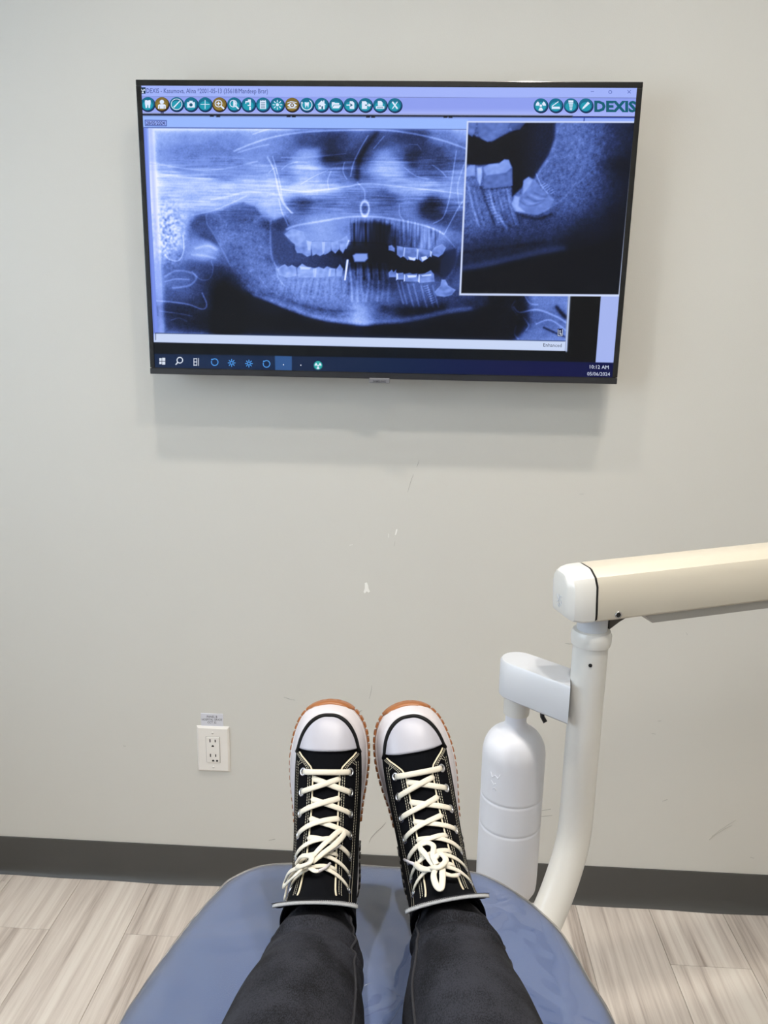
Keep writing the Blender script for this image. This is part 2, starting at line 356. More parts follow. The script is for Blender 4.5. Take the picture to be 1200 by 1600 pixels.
upm = smooth(350, 320, V)*smooth(235, 255, V)

def put(pts, val, soft=1.6, mix=1.0):
    global I
    k = poly(pts, soft)*mix; I = I*(1-k)+val*k
put([(232, 268), (300, 274), (345, 285), (425, 276), (440, 300), (446, 336), (428, 346), (412, 334), (400, 319), (376, 311), (352, 317), (330, 328), (304, 334), (292, 350), (286, 384), (268, 396), (246, 392), (236, 330)], .80, 9, .75)
put([(340, 333), (360, 321), (380, 316), (398, 322), (408, 336), (396, 347), (372, 352), (352, 344)], .37, 3, .8)
put([(298, 352), (306, 340), (320, 336), (326, 352), (347, 388), (338, 384), (312, 368)], .32, 4, .85)
put([(424, 346), (445, 338), (452, 350), (444, 362), (428, 362)], .24, 3, .7)
I += upm*(stk*.028*(.6+np.clip(big, -1, 1)*.4)+noise(9, .7)*.026+big*.025) + .014*fine + .010*mid
skew = np.sin((V+U*.12)*.55+big*1.5)*.012*upm; I += skew
# jaw body with a clear lower edge
jaw = [(322, 336), (332, 358), (348, 388), (362, 418), (372, 444), (395, 462), (425, 474), (455, 487), (495, 500), (540, 507), (580, 510), (622, 507), (662, 500), (700, 491), (740, 486), (765, 476), (760, 440), (700, 440), (650, 420), (540, 420), (440, 425), (424, 400), (423, 345), (400, 335), (360, 345)]
jm = poly(jaw, 3); trab = noise(1.1, 1.1)-.6*noise(2.6, 2.6)
out = smooth(440, 470, V)*(1-jm)*smooth(345, 375, U)*smooth(800, 760, U); I *= 1-.75*out
I += jm*trab*.018*smooth(700, 560, U+V*.2-60)
I += .13*line([(398, 462), (425, 470), (455, 482), (495, 495), (540, 502), (580, 504), (622, 501), (662, 494), (700, 486), (735, 482)], 5)
I -= .10*line([(450, 470), (500, 484), (560, 486)], 4); I -= .14*line([(600, 482), (640, 487), (690, 480)], 9)
# mastoid air cells and vertebrae on the left
ms = blob(262, 362, 17, 30); I += ms*(noise(1.5, 1.5)*.13+.05)
for p, w, a in (([(286, 368), (287, 392), (279, 407), (264, 405), (258, 398)], 1.4, .3), ([(245, 470), (270, 472), (296, 476), (316, 483), (323, 476), (316, 458)], 1.6, .3), ([(258, 432), (275, 423), (298, 426), (307, 434), (296, 446), (270, 450)], 2.2, .2),
                ([(258, 440), (275, 436), (295, 437)], 1.6, .2), ([(300, 424), (312, 436), (327, 436), (333, 420), (330, 408)], 1.3, .14), ([(250, 486), (280, 490), (300, 494)], 1.4, .18), ([(268, 500), (280, 497), (292, 502)], 1.3, .14),
                ([(306, 388), (325, 384), (338, 390)], 3, .2), ([(300, 398), (322, 400), (336, 404)], 2.4, .18),
                ([(235, 254), (280, 262), (320, 266), (360, 262), (402, 252)], 1.8, .18), ([(240, 270), (290, 277), (340, 280)], 1.6, .12), ([(330, 312), (360, 306), (385, 300), (428, 302)], 2, .2), ([(300, 336), (330, 330), (360, 318), (385, 306)], 1.6, .16),
                ([(366, 236), (395, 224), (428, 214), (470, 207), (520, 204), (592, 203), (640, 208), (690, 219), (735, 235)], 1.9, .3), ([(372, 238), (400, 230), (420, 226)], 1.5, .2), ([(395, 210), (412, 204), (425, 200)], 1.4, .2),
                ([(418, 246), (428, 266), (436, 300), (444, 320), (457, 333)], 1.7, .34), ([(426, 245), (433, 268), (438, 290), (442, 312), (455, 333)], 1.2, .24), ([(420, 270), (430, 262), (433, 272)], 1, .2), ([(436, 312), (440, 330), (447, 345), (450, 352)], 1.3, .24),
                ([(448, 358), (465, 352), (500, 346), (545, 339), (590, 339), (630, 345), (668, 354), (692, 365)], 2.2, .3), ([(440, 296), (480, 299), (540, 292), (570, 287), (620, 291), (665, 296), (722, 303)], 1.8, .26),
                ([(575, 212), (562, 234), (552, 256), (548, 275)], 1.4, .26), ([(600, 213), (590, 225), (584, 232)], 1.2, .2), ([(538, 254), (536, 268), (542, 280)], 1.1, .25), ([(517, 268), (512, 282), (514, 296)], 1.1, .22), ([(512, 266), (490, 276), (470, 288)], 1, .2),
                ([(558, 285), (569, 297), (570, 312)], 1.5, .2), ([(624, 320), (624, 334), (630, 344)], 1.2, .16), ([(440, 265), (450, 257), (465, 253)], 1.2, .18), ([(440, 246), (490, 245), (540, 240)], 1.3, .14),
                ([(676, 258), (690, 268), (697, 276)], 1.3, .22), ([(632, 262), (650, 275), (670, 280)], 1.2, .18), ([(640, 226), (652, 226), (658, 234)], 1.1, .14), ([(713, 236), (709, 262), (705, 290), (701, 315), (692, 340), (677, 349)], 1.4, .24),
                ([(730, 245), (716, 285), (716, 310), (718, 325)], 1.2, .2), ([(732, 302), (718, 322), (708, 340), (694, 366)], 1.3, .26), ([(735, 318), (724, 326)], 1.2, .18),
                ([(668, 354), (688, 362), (704, 378), (712, 388)], 1.4, .14), ([(322, 336), (324, 350), (333, 364), (346, 388), (360, 415)], 1.8, .13), ([(423, 345), (423, 392), (430, 414), (440, 428)], 2.2, .18), ([(432, 420), (435, 434), (444, 446)], 1.5, .2),
                ([(716, 388), (712, 410), (706, 424), (698, 436)], 3, .12), ([(405, 432), (420, 452), (440, 462)], 1.2, .08),
                ([(803, 480), (812, 488), (840, 484), (872, 496), (884, 504)], 2, .3), ([(820, 462), (828, 474), (840, 476)], 1.6, .22), ([(805, 470), (800, 480), (808, 492)], 1.6, .2), ([(838, 506), (860, 500), (884, 516)], 1.8, .24), ([(818, 496), (826, 508), (822, 516)], 1.4, .2), ([(806, 510), (804, 522), (810, 530)], 1.6, .2)):
    I += .68*a*line(p, w*.92)
I -= .3*line([(870, 480), (880, 492), (890, 498)], 4); I -= .25*line([(850, 512), (872, 522), (882, 526)], 2.2)
I -= .15*line([(588, 208), (570, 232), (560, 255), (558, 280)], 5)
I -= .14*blob(645, 247, 9, 10); I -= .06*blob(512, 222, 20, 8); I -= .10*blob(508, 250, 20, 4)
ang = np.hypot((U-570)/6.5, (V-326)/11.5); I += .34*np.exp(-.5*((ang-1)/.16)**2); I -= .1*blob(570, 326, 3, 6)
I += .12*blob(585, 262, 14, 18)+.1*blob(500, 262, 26, 6)+.12*blob(478, 300, 20, 8)
# mouth openings
put([(423, 352), (445, 367), (460, 392), (500, 403), (532, 400), (545, 404), (548, 412), (532, 416), (498, 414), (470, 411), (438, 413), (427, 395)], np.clip(.31-.0022*np.clip(U-470, 0, 200), .03, 1)+.012*fine, 3)
put([(553, 348), (585, 346), (612, 352), (606, 378), (608, 392), (625, 404), (655, 412), (690, 404), (697, 396), (706, 404), (702, 424), (690, 432), (680, 423), (655, 426), (612, 420), (585, 416), (552, 412), (545, 400), (552, 385)], np.clip(.03+.34*blob(556, 358, 18, 16)+.09*smooth(690, 712, U), 0, 1), 5, .88)
put([(688, 406), (700, 392), (713, 388), (712, 412), (703, 426), (694, 434), (686, 428)], .2, 3, .8)
# vertical streaks over the incisors
vs = noise(1.2, 12); vm = poly([(545, 342), (640, 345), (690, 362), (675, 390), (610, 384), (545, 378)], 5); I += vm*vs*.07*(I+.2)*1.6
for x, a in ((553, .2), (571, .22), (549, .1)): I -= a*line([(x, 350), (x+.5, 383)], 2)
I -= .12*line([(470, 378), (505, 377), (545, 379), (590, 380), (606, 384)], 1.1)
# roots
for x in range(438, 540, 9): j_ = rng.uniform(-3, 3, 4); I += rng.uniform(.02, .09)*line([(x+3+j_[0], 434), (x+j_[1], 452), (x-2+j_[2], 464+j_[3]*2)], 2.6); I -= rng.uniform(.02, .06)*line([(x+7+j_[1], 436), (x+5+j_[2], 460)], 1.6)
for k, x in enumerate(range(548, 612, 8)): j_ = rng.uniform(-2.5, 2.5, 3); I += (.16-.012*k)*rng.uniform(.5, 1.2)*line([(x+j_[0], 412), (x+2+j_[1], 440), (x+1+j_[2], 470)], 2.4)
for x in (556, 568, 580, 592): I -= .16*line([(x, 414), (x+1, 436)], 2)
for x, y in ((621, 440), (627, 440), (637, 444), (646, 444), (658, 446), (668, 446), (676, 446)): I += .12*line([(x, y), (x+5, y+20), (x+9, y+34)], 1.8)
for k in range(9): I += .12*line([(662+k*1.5, 448+k*3.2), (668+k*1.5, 446+k*3.2)], .9)
# teeth crowns
UL = [[(444, 366), (456, 357), (474, 362), (478, 374), (464, 384), (456, 378)], [(461, 381), (478, 375), (485, 378), (486, 399), (480, 401), (472, 396), (464, 395), (461, 389)], [(486, 378), (504, 376), (506, 397), (500, 400), (494, 397), (488, 400)], [(506, 378), (516, 377), (517, 392), (512, 396), (507, 398)], [(517, 378), (529, 376), (530, 389), (524, 396), (518, 391)], [(530, 376), (542, 368), (545, 376), (536, 396), (531, 390)]]
UR = [[(607, 384), (612, 383), (617, 388), (617, 394), (612, 392), (607, 391)], [(620, 384), (630, 386), (631, 400), (626, 403), (620, 398)], [(632, 386), (651, 388), (652, 404), (647, 408), (641, 404), (637, 407), (632, 402)], [(653, 388), (672, 391), (673, 400), (666, 405), (660, 410), (654, 405)], [(673, 393), (680, 386), (691, 381), (697, 387), (692, 397), (685, 402), (676, 399)]]
LL = [[(433, 421), (439, 416), (445, 413), (450, 417), (456, 414), (463, 418), (463, 431), (448, 434), (436, 430)], [(464, 419), (472, 412), (480, 417), (491, 419), (490, 433), (466, 434)], [(491, 419), (498, 417), (506, 420), (511, 416), (518, 419), (524, 420), (523, 432), (492, 434)], [(525, 421), (531, 413), (536, 420), (534, 432), (526, 432)]]
LR = [[(607, 426), (612, 421), (615, 425), (619, 421), (619, 433), (608, 433)], [(620, 427), (630, 426), (631, 437), (621, 437)], [(632, 428), (640, 426), (645, 428), (652, 427), (654, 440), (634, 440)], [(655, 428), (664, 427), (673, 422), (678, 428), (679, 440), (657, 442)], [(679, 456), (688, 446), (690, 437), (696, 437), (700, 446), (712, 453), (706, 461), (695, 464), (682, 462)]]
for grp, val, brite in ((UL, .68, .12), (UR, .6, .25), (LL, .74, .14), (LR, .62, .25)):
    for q in grp:
        k = poly(q, 1.3); I = I*(1-k*.72)+k*.72*(val+.05*mid+.10*smooth(0, 1, (V-np.mean([b_ for _, b_ in q]))/14*(1 if grp in (UL, UR) else -1)))
        e = poly(q, 1.1)-poly(q, 3.4); I += np.clip(e, 0, 1)*brite*.45
put([(479, 376), (487, 377), (485, 391), (481, 391)], .85, 1.2, .7); put([(503, 378), (508, 378), (507, 396), (504, 396)], .85, 1, .7)
put([(489, 420), (495, 419), (493, 433), (490, 433)], .9, 1, .6); put([(514, 420), (518, 420), (516, 432), (513, 432)], .9, 1, .5); put([(468, 416), (486, 418), (484, 421), (470, 421)], .95, 1.4, .7)
put([(638, 401), (645, 403), (650, 402), (648, 407), (640, 406)], .98, 1, .9); put([(658, 402), (666, 400), (668, 404), (660, 408)], .98, 1, .9); put([(636, 430), (651, 430), (650, 433), (638, 434)], .98, 1, .9); put([(658, 430), (674, 428), (674, 431), (660, 432)], .92, 1, .8)
put([(619, 426), (622, 428), (622, 436), (619, 438)], .95, .8, .9); put([(631, 428), (633, 430), (633, 439), (631, 440)], .95, .8, .9); put([(654, 428), (656, 430), (656, 442), (653, 440)], .95, .8, .9); put([(651, 388), (654, 390), (653, 406), (651, 404)], .9, .8, .8); put([(672, 391), (675, 394), (674, 402), (672, 400)], .95, .8, .8); put([(631, 386), (633, 388), (632, 402), (630, 400)], .9, .8, .8)
put([(551, 399), (556, 396), (574, 396), (575, 404), (570, 409), (554, 409)], .62, 2.2)
I = np.maximum(I, 1.15*line([(543, 407), (541, 422), (539, 437)], 2.2)); I += .35*line([(545, 376), (541, 388)], 1.5)
I += .12*blob(560, 490, 12, 14)+.06*blob(558, 470, 4, 30)
edge = np.minimum.reduce([U-(240+.05*(V-200)), 890-U, V-203, 521+(U-240)*.0195-V]); I += .16*np.exp(-np.clip(edge, 0, 99)/5.0)*smooth(700, 300, U+0*V) + .14*np.exp(-np.clip(edge, 0, 99)/2.6)
I -= .25*smooth(322, 350, U)*smooth(390, 350, U)*smooth(425, 470, V)

# enlarged tooth picture (upper right window)
T2 = '''870,225,.42 905,225,.46 945,225,.36 975,225,.1 985,260,.05 890,275,.42 930,285,.36 968,290,.09 880,318,.42 925,325,.3 958,335,.03 975,380,.02 840,345,.3 800,350,.33 765,335,.42 738,345,.42 735,375,.28 785,375,.2 850,362,.22 915,355,.12 760,398,.13 830,392,.09 900,380,.03 732,405,.18 735,435,.012 800,430,.012 900,430,.012 955,430,.012 780,310,.4 738,300,.42 820,360,.24 870,345,.3'''
J = tone([tuple(map(float, q.split(','))) for q in T2.split()], 16)
J += (noise(.8, .8)*.020+noise(2, 2)*.018)*np.clip(J*3, .1, 1.1)
def put2(pts, val, soft=1.6, mix=1.0):
    global J
    k = poly(pts, soft)*mix; J = J*(1-k)+val*k
put2([(728, 205), (745, 214), (768, 222), (790, 210), (812, 200), (822, 190), (869, 190), (868, 215), (858, 243), (842, 266), (836, 278), (818, 290), (801, 306), (799, 270), (793, 250), (785, 252), (772, 256), (745, 258), (726, 256)], np.clip(.02+.13*smooth(800, 850, U), 0, 1)+.012*fine, 3)
J += .1*line([(868, 195), (866, 220), (856, 246), (840, 270), (836, 276)], 4)
for q, v_ in (([(730, 190), (744, 190), (742, 206), (738, 214), (731, 210)], .5), ([(746, 190), (796, 192), (790, 206), (780, 210), (776, 216), (762, 222), (752, 217), (747, 206)], .46), ([(796, 190), (822, 190), (812, 203), (800, 203)], .36)): put2(q, v_+.025*mid, 2.0, .85)
for q, v_ in (([(728, 264), (735, 258), (742, 258), (742, 274), (728, 276)], .66), ([(745, 262), (753, 261), (753, 276), (750, 290), (746, 280)], .78), ([(755, 262), (764, 257), (772, 256), (780, 256), (788, 249), (795, 250), (801, 262), (801, 290), (757, 296)], .46), ([(755, 262), (764, 257), (772, 256), (780, 256), (788, 249), (795, 250), (799, 262), (790, 270), (760, 274)], .66),
              ([(800, 318), (803, 306), (815, 304), (818, 281), (826, 276), (836, 281), (846, 296), (856, 302), (866, 312), (858, 328), (840, 336), (815, 333), (803, 329)], .52), ([(800, 318), (805, 307), (812, 308), (810, 322), (820, 331), (806, 330)], .72), ([(818, 283), (826, 277), (832, 281), (828, 290), (818, 302)], .66)): put2(q, v_+.025*mid, 2.0, .85)
for a_, p, w in ((.16, [(838, 272), (846, 290), (856, 302)], 1.4), (-.12, [(812, 336), (840, 342), (862, 334)], 3), (.08, [(730, 285), (738, 320), (748, 352)], 3), (.12, [(764, 298), (774, 330), (792, 356)], 2.4), (.12, [(792, 296), (798, 326), (806, 350)], 2.4), (.08, [(778, 300), (786, 330)], 1.6), (-.12, [(752, 292), (762, 322), (772, 350)], 3),
                 (.13, [(716, 420), (760, 413), (800, 404), (840, 394), (880, 388)], 7), (-.05, [(722, 395), (780, 388), (850, 378)], 4), (.06, [(900, 285), (880, 310), (850, 330)], 2), (.06, [(930, 260), (900, 290)], 1.6)): J += a_*line(p, w)
for k in range(5): J += (.07 if k % 2 else -.07)*line([(812+k*6, 314-k*3), (826+k*5, 322-k*4), (846+k*2, 316-k*2), (854, 306)], 2.2)
for x0_ in (733, 741, 765, 772, 786, 795): J += .05*line([(x0_, 294), (x0_+5, 322), (x0_+15, 352)], 2.0); J -= .04*line([(x0_+4, 296), (x0_+9, 322), (x0_+18, 350)], 1.6)
for k in range(10): J += .10*line([(755+k*2.6, 306+k*4.6), (764+k*2.6, 304+k*4.6)], 1.1)
for k in range(6): J += .12*line([(846+k*3, 290+k*2.5), (852+k*3, 286+k*2.5)], 1.2)
J -= .1*line([(757, 296), (800, 292)], 2)
put2([(714, 428), (760, 420), (800, 410), (850, 399), (900, 391), (965, 372), (980, 475), (712, 475)], .012, 4, .95)
def ramp(I):
    I = np.clip(I, 0, 1.05); k = [0, .12, .25, .4, .55, .7, .85, 1.05]
    c = np.array([(3, 6, 14), (10, 17, 38), (30, 44, 90), (70, 94, 166), (112, 141, 222), (148, 176, 248), (194, 213, 255), (238, 243, 255)], float)
    return np.stack([np.interp(I, k, c[:, j]) for j in range(3)], -1)

# screen layout, in photo pixels
IMG[:] = (4, 8, 14)
fill([(200, 125), (1010, 125), (1010, 153), (200, 151)], (160, 178, 248))                         # title bar
fill([(200, 151), (1010, 153), (1000, 182), (200, 178)], (141, 158, 238))                         # tool bar
over(smooth(168, 178, V)*poly([(200, 151), (1010, 153), (1000, 182), (200, 178)], .6)*.6, (178, 190, 252))
fill([(200, 178), (1010, 184), (1000, 300), (890, 548), (200, 536)], (146, 172, 250))             # window
fill([(218, 181), (732, 186), (732, 203), (220, 200)], (151, 183, 252)); over(line([(225, 199.5), (735, 202.5)], .9), (50, 70, 150))
k = poly([(232, 200.5), (900, 203.5), (889, 538), (242, 524)], 1.2); IMG[:] = IMG*(1-k[..., None])+ramp(I)*k[..., None]
k = smooth(0, 6, (U-(229+.052*(V-200))))*smooth(12, 6, (U-(229+.052*(V-200))))*poly([(220, 201), (250, 201), (260, 522), (238, 522)], 1)*.5; over(k, (150, 170, 250))
over(poly([(215, 200), (229, 200), (247, 522), (232, 522)], 1.0), (118, 142, 232)); over(line([(224.5, 200), (241.5, 530)], .8)*.5, (70, 90, 170))
fill([(241, 521), (890, 533.5), (888, 548.5), (240.5, 534.5)], (200, 214, 244)); over(line([(243, 520.5), (888, 533)], .9)*.8, (40, 55, 90)); over(line([(243, 521), (243, 531)], .8)*.8, (40, 55, 90))
fill([(889, 440), (1000, 440), (1000, 600), (882, 600), (883, 548)], (4, 6, 9)); over(line([(889.5, 461), (884.5, 548)], 2.4), (190, 206, 246))
fill([(230, 534.5), (884, 548.5), (884, 600), (230, 600)], (4, 10, 16))
fill([(939.5, 455), (975, 455), (975, 569), (930.5, 567)], (164, 180, 238))
fill([(230, 552.5), (600, 559), (1000, 568), (1000, 610), (230, 600)], (14, 33, 66), 1.2); over(smooth(560, 900, U)*poly([(230, 552.5), (600, 559), (1000, 568), (1000, 610), (230, 600)], 1.2), (3, 10, 66))
over(blob(330, 566, 60, 8)*.25*(V > 553), (30, 60, 100))
over(line([(218, 178.8), (893, 182.2)], 2.2), (6, 10, 22)); over(line([(218, 177), (893, 180.2)], .8)*.5, (205, 215, 255)); over(line([(895, 183.5), (994, 184)], 1.1), (40, 60, 160)); over(line([(913, 184.5), (912.5, 189)], 1), (30, 50, 150))
for x, y in ((331, 180.5), (341, 181), (451, 181), (459, 181.3), (575, 181.8), (583, 182), (696, 182.2), (704, 182.4)): over(poly([(x-3, y-.5), (x+3, y-.5), (x+3, y+2), (x-3, y+2)], .7)*.9, (6, 8, 20))
over(poly([(251, 175), (256, 175), (256, 177), (251, 177)], .6)*.8, (20, 30, 70))
fill([(729.5, 189), (996, 189.5), (970, 463.5), (717.5, 461.5)], (206, 218, 250), .7)
k = poly([(732, 191.5), (991.5, 192), (966.5, 460), (720.5, 458.2)], .8); IMG[:] = IMG*(1-k[..., None])+ramp(J)*k[..., None]
fill([(226, 187.2), (260.5, 187.8), (260.5, 197.3), (226.5, 196.7)], (58, 78, 156), .6); fill([(227.2, 188.4), (259.3, 189), (259.3, 196.1), (227.7, 195.5)], (150, 172, 246), .6)
fill([(429.5, 556), (456, 556.8), (456, 581), (430, 580)], (44, 84, 140), .7)
c = IMG/255.0; LINC = np.where(c <= .04045, c/12.92, ((np.clip(c, 0, 1)+.055)/1.055)**2.4)

def screen_mat():
    m = bpy.data.materials.new('screen_picture'); m.use_nodes = True; N = m.node_tree.nodes; b = N['Principled BSDF']
    a = N.new('ShaderNodeVertexColor'); a.layer_name = 'picture'
    b.inputs['Base Color'].default_value = (.004, .004, .005, 1); b.inputs['Roughness'].default_value = .22; b.inputs['Specular IOR Level'].default_value = .25
    m.node_tree.links.new(a.outputs[0], b.inputs['Emission Color']); b.inputs['Emission Strength'].default_value = 1.0
    return m
me = bpy.data.meshes.new('screen')
co = np.stack([GX, np.full_like(GX, .0012), GZ], -1).reshape(-1, 3).astype(np.float32)
ii = np.arange(NX*NY).reshape(NY, NX); q = np.stack([ii[1:, :-1], ii[1:, 1:], ii[:-1, 1:], ii[:-1, :-1]], -1).reshape(-1).astype(np.int32); nq = len(q)//4
me.vertices.add(NX*NY); me.vertices.foreach_set('co', co.ravel()); me.loops.add(nq*4); me.loops.foreach_set('vertex_index', q)
me.polygons.add(nq); me.polygons.foreach_set('loop_start', np.arange(nq, dtype=np.int32)*4); me.polygons.foreach_set('loop_total', np.full(nq, 4, np.int32)); me.update(calc_edges=True)
ca = me.color_attributes.new('picture', 'FLOAT_COLOR', 'POINT'); ca.data.foreach_set('color', np.concatenate([LINC.reshape(-1, 3), np.ones((NX*NY, 1))], 1).astype(np.float32).ravel())
me.materials.append(screen_mat()); screen = link('screen', me, tv); screen['label'] = 'lit screen with a blue panoramic dental x-ray'

# --- flat graphics on the screen: icons and lettering -------------------------
_gm = {}
def gl(rgb):
    if rgb not in _gm:
        _gm[rgb] = mat('screen_ink', (2, 2, 2), .3, spec=.2, emit=rgb, estr=1.0)
    return _gm[rgb]
class Flat:                                      # polygons given in photo pixels, laid on the screen plane
    def __init__(s): s.mb = MB(); s.mats = []; s.k = 0
    def p(s, pts, rgb):
        m = gl(rgb)
        if m not in s.mats: s.mats.append(m)
        s.k += 1; y = .0011-.00003*s.k; n = len(pts)
        s.mb.add([tvl(u, v, y) for u, v in pts], [tuple(range(n))], s.mats.index(m)); return s
    def disc(s, u, v, r, rgb, n=28, ry=None): return s.p([(u+r*math.cos(2*math.pi*i/n), v+(ry or r)*math.sin(2*math.pi*i/n)) for i in range(n)], rgb)
    def ring(s, u, v, r, w, rgb, a0=0, a1=360, n=24):
        A = [R(a0+(a1-a0)*i/n) for i in range(n+1)]
        for a, b in zip(A[:-1], A[1:]):
            s.p([(u+(r-w/2)*math.cos(a), v+(r-w/2)*math.sin(a)), (u+(r+w/2)*math.cos(a), v+(r+w/2)*math.sin(a)), (u+(r+w/2)*math.cos(b), v+(r+w/2)*math.sin(b)), (u+(r-w/2)*math.cos(b), v+(r-w/2)*math.sin(b))], rgb); s.k -= 1
        s.k += 1; return s
    def seg(s, u0, v0, u1, v1, w, rgb):
        dx, dy = u1-u0, v1-v0; l = math.hypot(dx, dy) or 1; a, b = -dy/l*w/2, dx/l*w/2
        return s.p([(u0+a, v0+b), (u1+a, v1+b), (u1-a, v1-b), (u0-a, v0-b)], rgb)
    def rect(s, u0, v0, u1, v1, rgb): return s.p([(u0, v0), (u1, v0), (u1, v1), (u0, v1)], rgb)
    def build(s, name, label=None):
        o = s.mb.build(name, None, screen, False, s.mats, fix=False)
        if label: o['label'] = label
        return o
TE, TED, GO, WH = (22, 132, 152), (8, 60, 104), (124, 104, 46), (222, 234, 255)
def icon(u, v, base=TE, glyph=None, label=None):
    f = Flat(); f.disc(u+.4, v+.8, 11.6, (14, 24, 60)); f.disc(u, v, 11.2, TED if base == TE else (60, 44, 20)); f.disc(u-.3, v-.8, 10.3, base if base == GO else (14, 108, 140)); f.disc(u-.4, v+1.8, 8.2, tuple(min(255, int(c*1.12)+6) for c in base), ry=7)
    glyph(f, u, v); return f.build('toolbar_icon', label)
def g_tooth(f, u, v): f.p([(u-4.5, v-6), (u-2, v-6.5), (u, v-5.5), (u+2, v-6.5), (u+4.5, v-6), (u+4.5, v-1), (u+3.2, v+6), (u+1.2, v+6), (u+.5, v+1), (u-.5, v+1), (u-1.2, v+6), (u-3.2, v+6), (u-4.5, v-1)], WH)
def g_person(f, u, v): f.disc(u, v-3.6, 3.4, WH); f.p([(u-6, v+1.5), (u-4, v), (u+4, v), (u+6, v+1.5), (u+6, v+7), (u-6, v+7)], WH); f.seg(u-3.4, v+3, u-3.4, v+7, .8, GO); f.seg(u+3.4, v+3, u+3.4, v+7, .8, GO)
def g_probe(f, u, v): f.ring(u, v, 8.4, .9, WH); f.p([(u+4.5, v-5.5), (u+5.5, v-4.5), (u-3.5, v+5.5), (u-5.5, v+4.5)], WH)
def g_cam(f, u, v): f.rect(u-6, v-3.5, u+6, v+5, WH); f.rect(u-2.5, v-5.5, u+2.5, v-3.4, WH); f.disc(u, v+.8, 2.6, (16, 90, 120))
def g_plus(f, u, v): f.seg(u-7, v, u+7, v, 1, WH); f.seg(u, v-7, u, v+7, 1, WH)
def g_zoom(f, u, v): f.ring(u-1.5, v-1.5, 5.2, 1.3, WH); f.seg(u+2, v+2, u+7.2, v+7, 2.4, WH); f.seg(u-4.5, v-1.5, u+1.5, v-1.5, 1.3, WH); f.seg(u-1.5, v-4.5, u-1.5, v+1.5, 1.3, WH)
def g_half(f, u, v): f.ring(u-1.5, v-1.5, 5.2, 1.2, WH); f.seg(u+2, v+2, u+7, v+7, 2.2, WH); f.p([(u-1.5, v-6), (u+1, v-5), (u+2.8, v-1.5), (u+1, v+2), (u-1.5, v+3)], WH)
def g_cal(f, u, v): f.rect(u-1, v-8, u+3.5, v-5.5, WH); f.rect(u-5, v-5.5, u+3.5, v-3.6, WH); f.rect(u-5, v-5.5, u-3.6, v-1.5, WH); f.rect(u+1.2, v-6, u+3.5, v+2.2, WH); f.rect(u-1.5, v+.5, u+2, v+2, WH); f.rect(u+1, v+3.4, u+3.6, v+8.5, WH)
def g_note(f, u, v):
    f.rect(u-4.8, v-5.6, u+4.8, v+6.6, WH)
    for k in range(4): f.rect(u-3.4, v-3.4+k*2.5, u+3.4, v-2.3+k*2.5, (18, 96, 130))
    for k in (-3.6, -1.2, 1.2, 3.6): f.rect(u+k-.5, v-7.2, u+k+.5, v-5, WH)
def g_sun(f, u, v):
    f.disc(u, v, 2.4, WH)
    for k in range(8): a = R(45*k); f.seg(u+4*math.cos(a), v+4*math.sin(a), u+7.6*math.cos(a), v+7.6*math.sin(a), 1.2, WH)
def g_eye(f, u, v): f.p([(u-7.5, v+1), (u-3, v-2.8), (u+3, v-2.8), (u+7.5, v+1), (u+3, v+4), (u-3, v+4)], WH); f.disc(u, v+.5, 3, (120, 94, 40)); f.disc(u, v+.5, 1.3, WH); f.seg(u-7.5, v-3, u-2, v-5, 1.1, WH); f.seg(u-2, v-5, u+7, v-3.6, 1.1, WH); f.seg(u-7, v+5, u+7, v+5, 1.1, WH)
def g_turn(f, u, v): f.ring(u, v, 8, 1.2, WH, -60, 200); g_tooth(f, u, v) if False else f.p([(u-3.4, v-4.4), (u, v-3.6), (u+3.4, v-4.4), (u+3, v+.5), (u+2, v+5), (u+.6, v+.8), (u-.6, v+.8), (u-2, v+5), (u-3, v+.5)], WH); f.p([(u-9.5, v-2.5), (u-5.8, v-2.5), (u-7.6, v-5.2)], WH)
def g_house(f, u, v): f.p([(u-6.8, v), (u, v-7), (u+6.8, v)], WH); f.rect(u-4.8, v-.2, u+4.8, v+6.6, WH); f.rect(u+2.6, v-7, u+4.4, v-3, WH); f.rect(u-.2, v+2, u+2.2, v+6.6, (18, 90, 124)); f.rect(u-3.4, v+.6, u-1.4, v+2.8, (18, 90, 124))
def g_folder(f, u, v): f.p([(u-6.5, v-4.5), (u-2.5, v-4.5), (u-1.5, v-3), (u+5, v-3), (u+5, v-.5), (u-3.5, v-.5), (u-6.5, v+4)], WH); f.p([(u-3, v+.4), (u+7.5, v+.4), (u+4.5, v+5.2), (u-6, v+5.2)], WH)
def g_in(f, u, v): f.p([(u-1.5, v-6), (u+3, v-6), (u+5.5, v-3.5), (u+5.5, v+6), (u-1.5, v+6)], WH); f.seg(u-6.5, v, u+.5, v, 1.6, WH); f.p([(u-.6, v-3), (u+3.2, v), (u-.6, v+3)], (18, 96, 130))
def g_out(f, u, v): f.p([(u-5.5, v-6), (u+.5, v-6), (u+2.5, v-4), (u+2.5, v+6), (u-5.5, v+6)], WH); f.seg(u-.5, v, u+5, v, 1.8, (18, 96, 130)); f.seg(u+2.5, v, u+6, v, 1.8, WH); f.p([(u+5, v-3), (u+9, v), (u+5, v+3)], WH)
def g_print(f, u, v): f.p([(u-3.6, v-6.5), (u+1.5, v-6.5), (u+3.8, v-4.2), (u+3.8, v+1), (u-3.6, v+1)], WH); f.rect(u-6.5, v+1.6, u+6.5, v+5.6, WH); f.rect(u-5, v+3.3, u+5, v+4.3, (18, 96, 130))
def g_x(f, u, v): f.seg(u-4, v-5.5, u+4, v+5.5, 2.4, WH); f.seg(u+4, v-5.5, u-4, v+5.5, 1.4, WH)
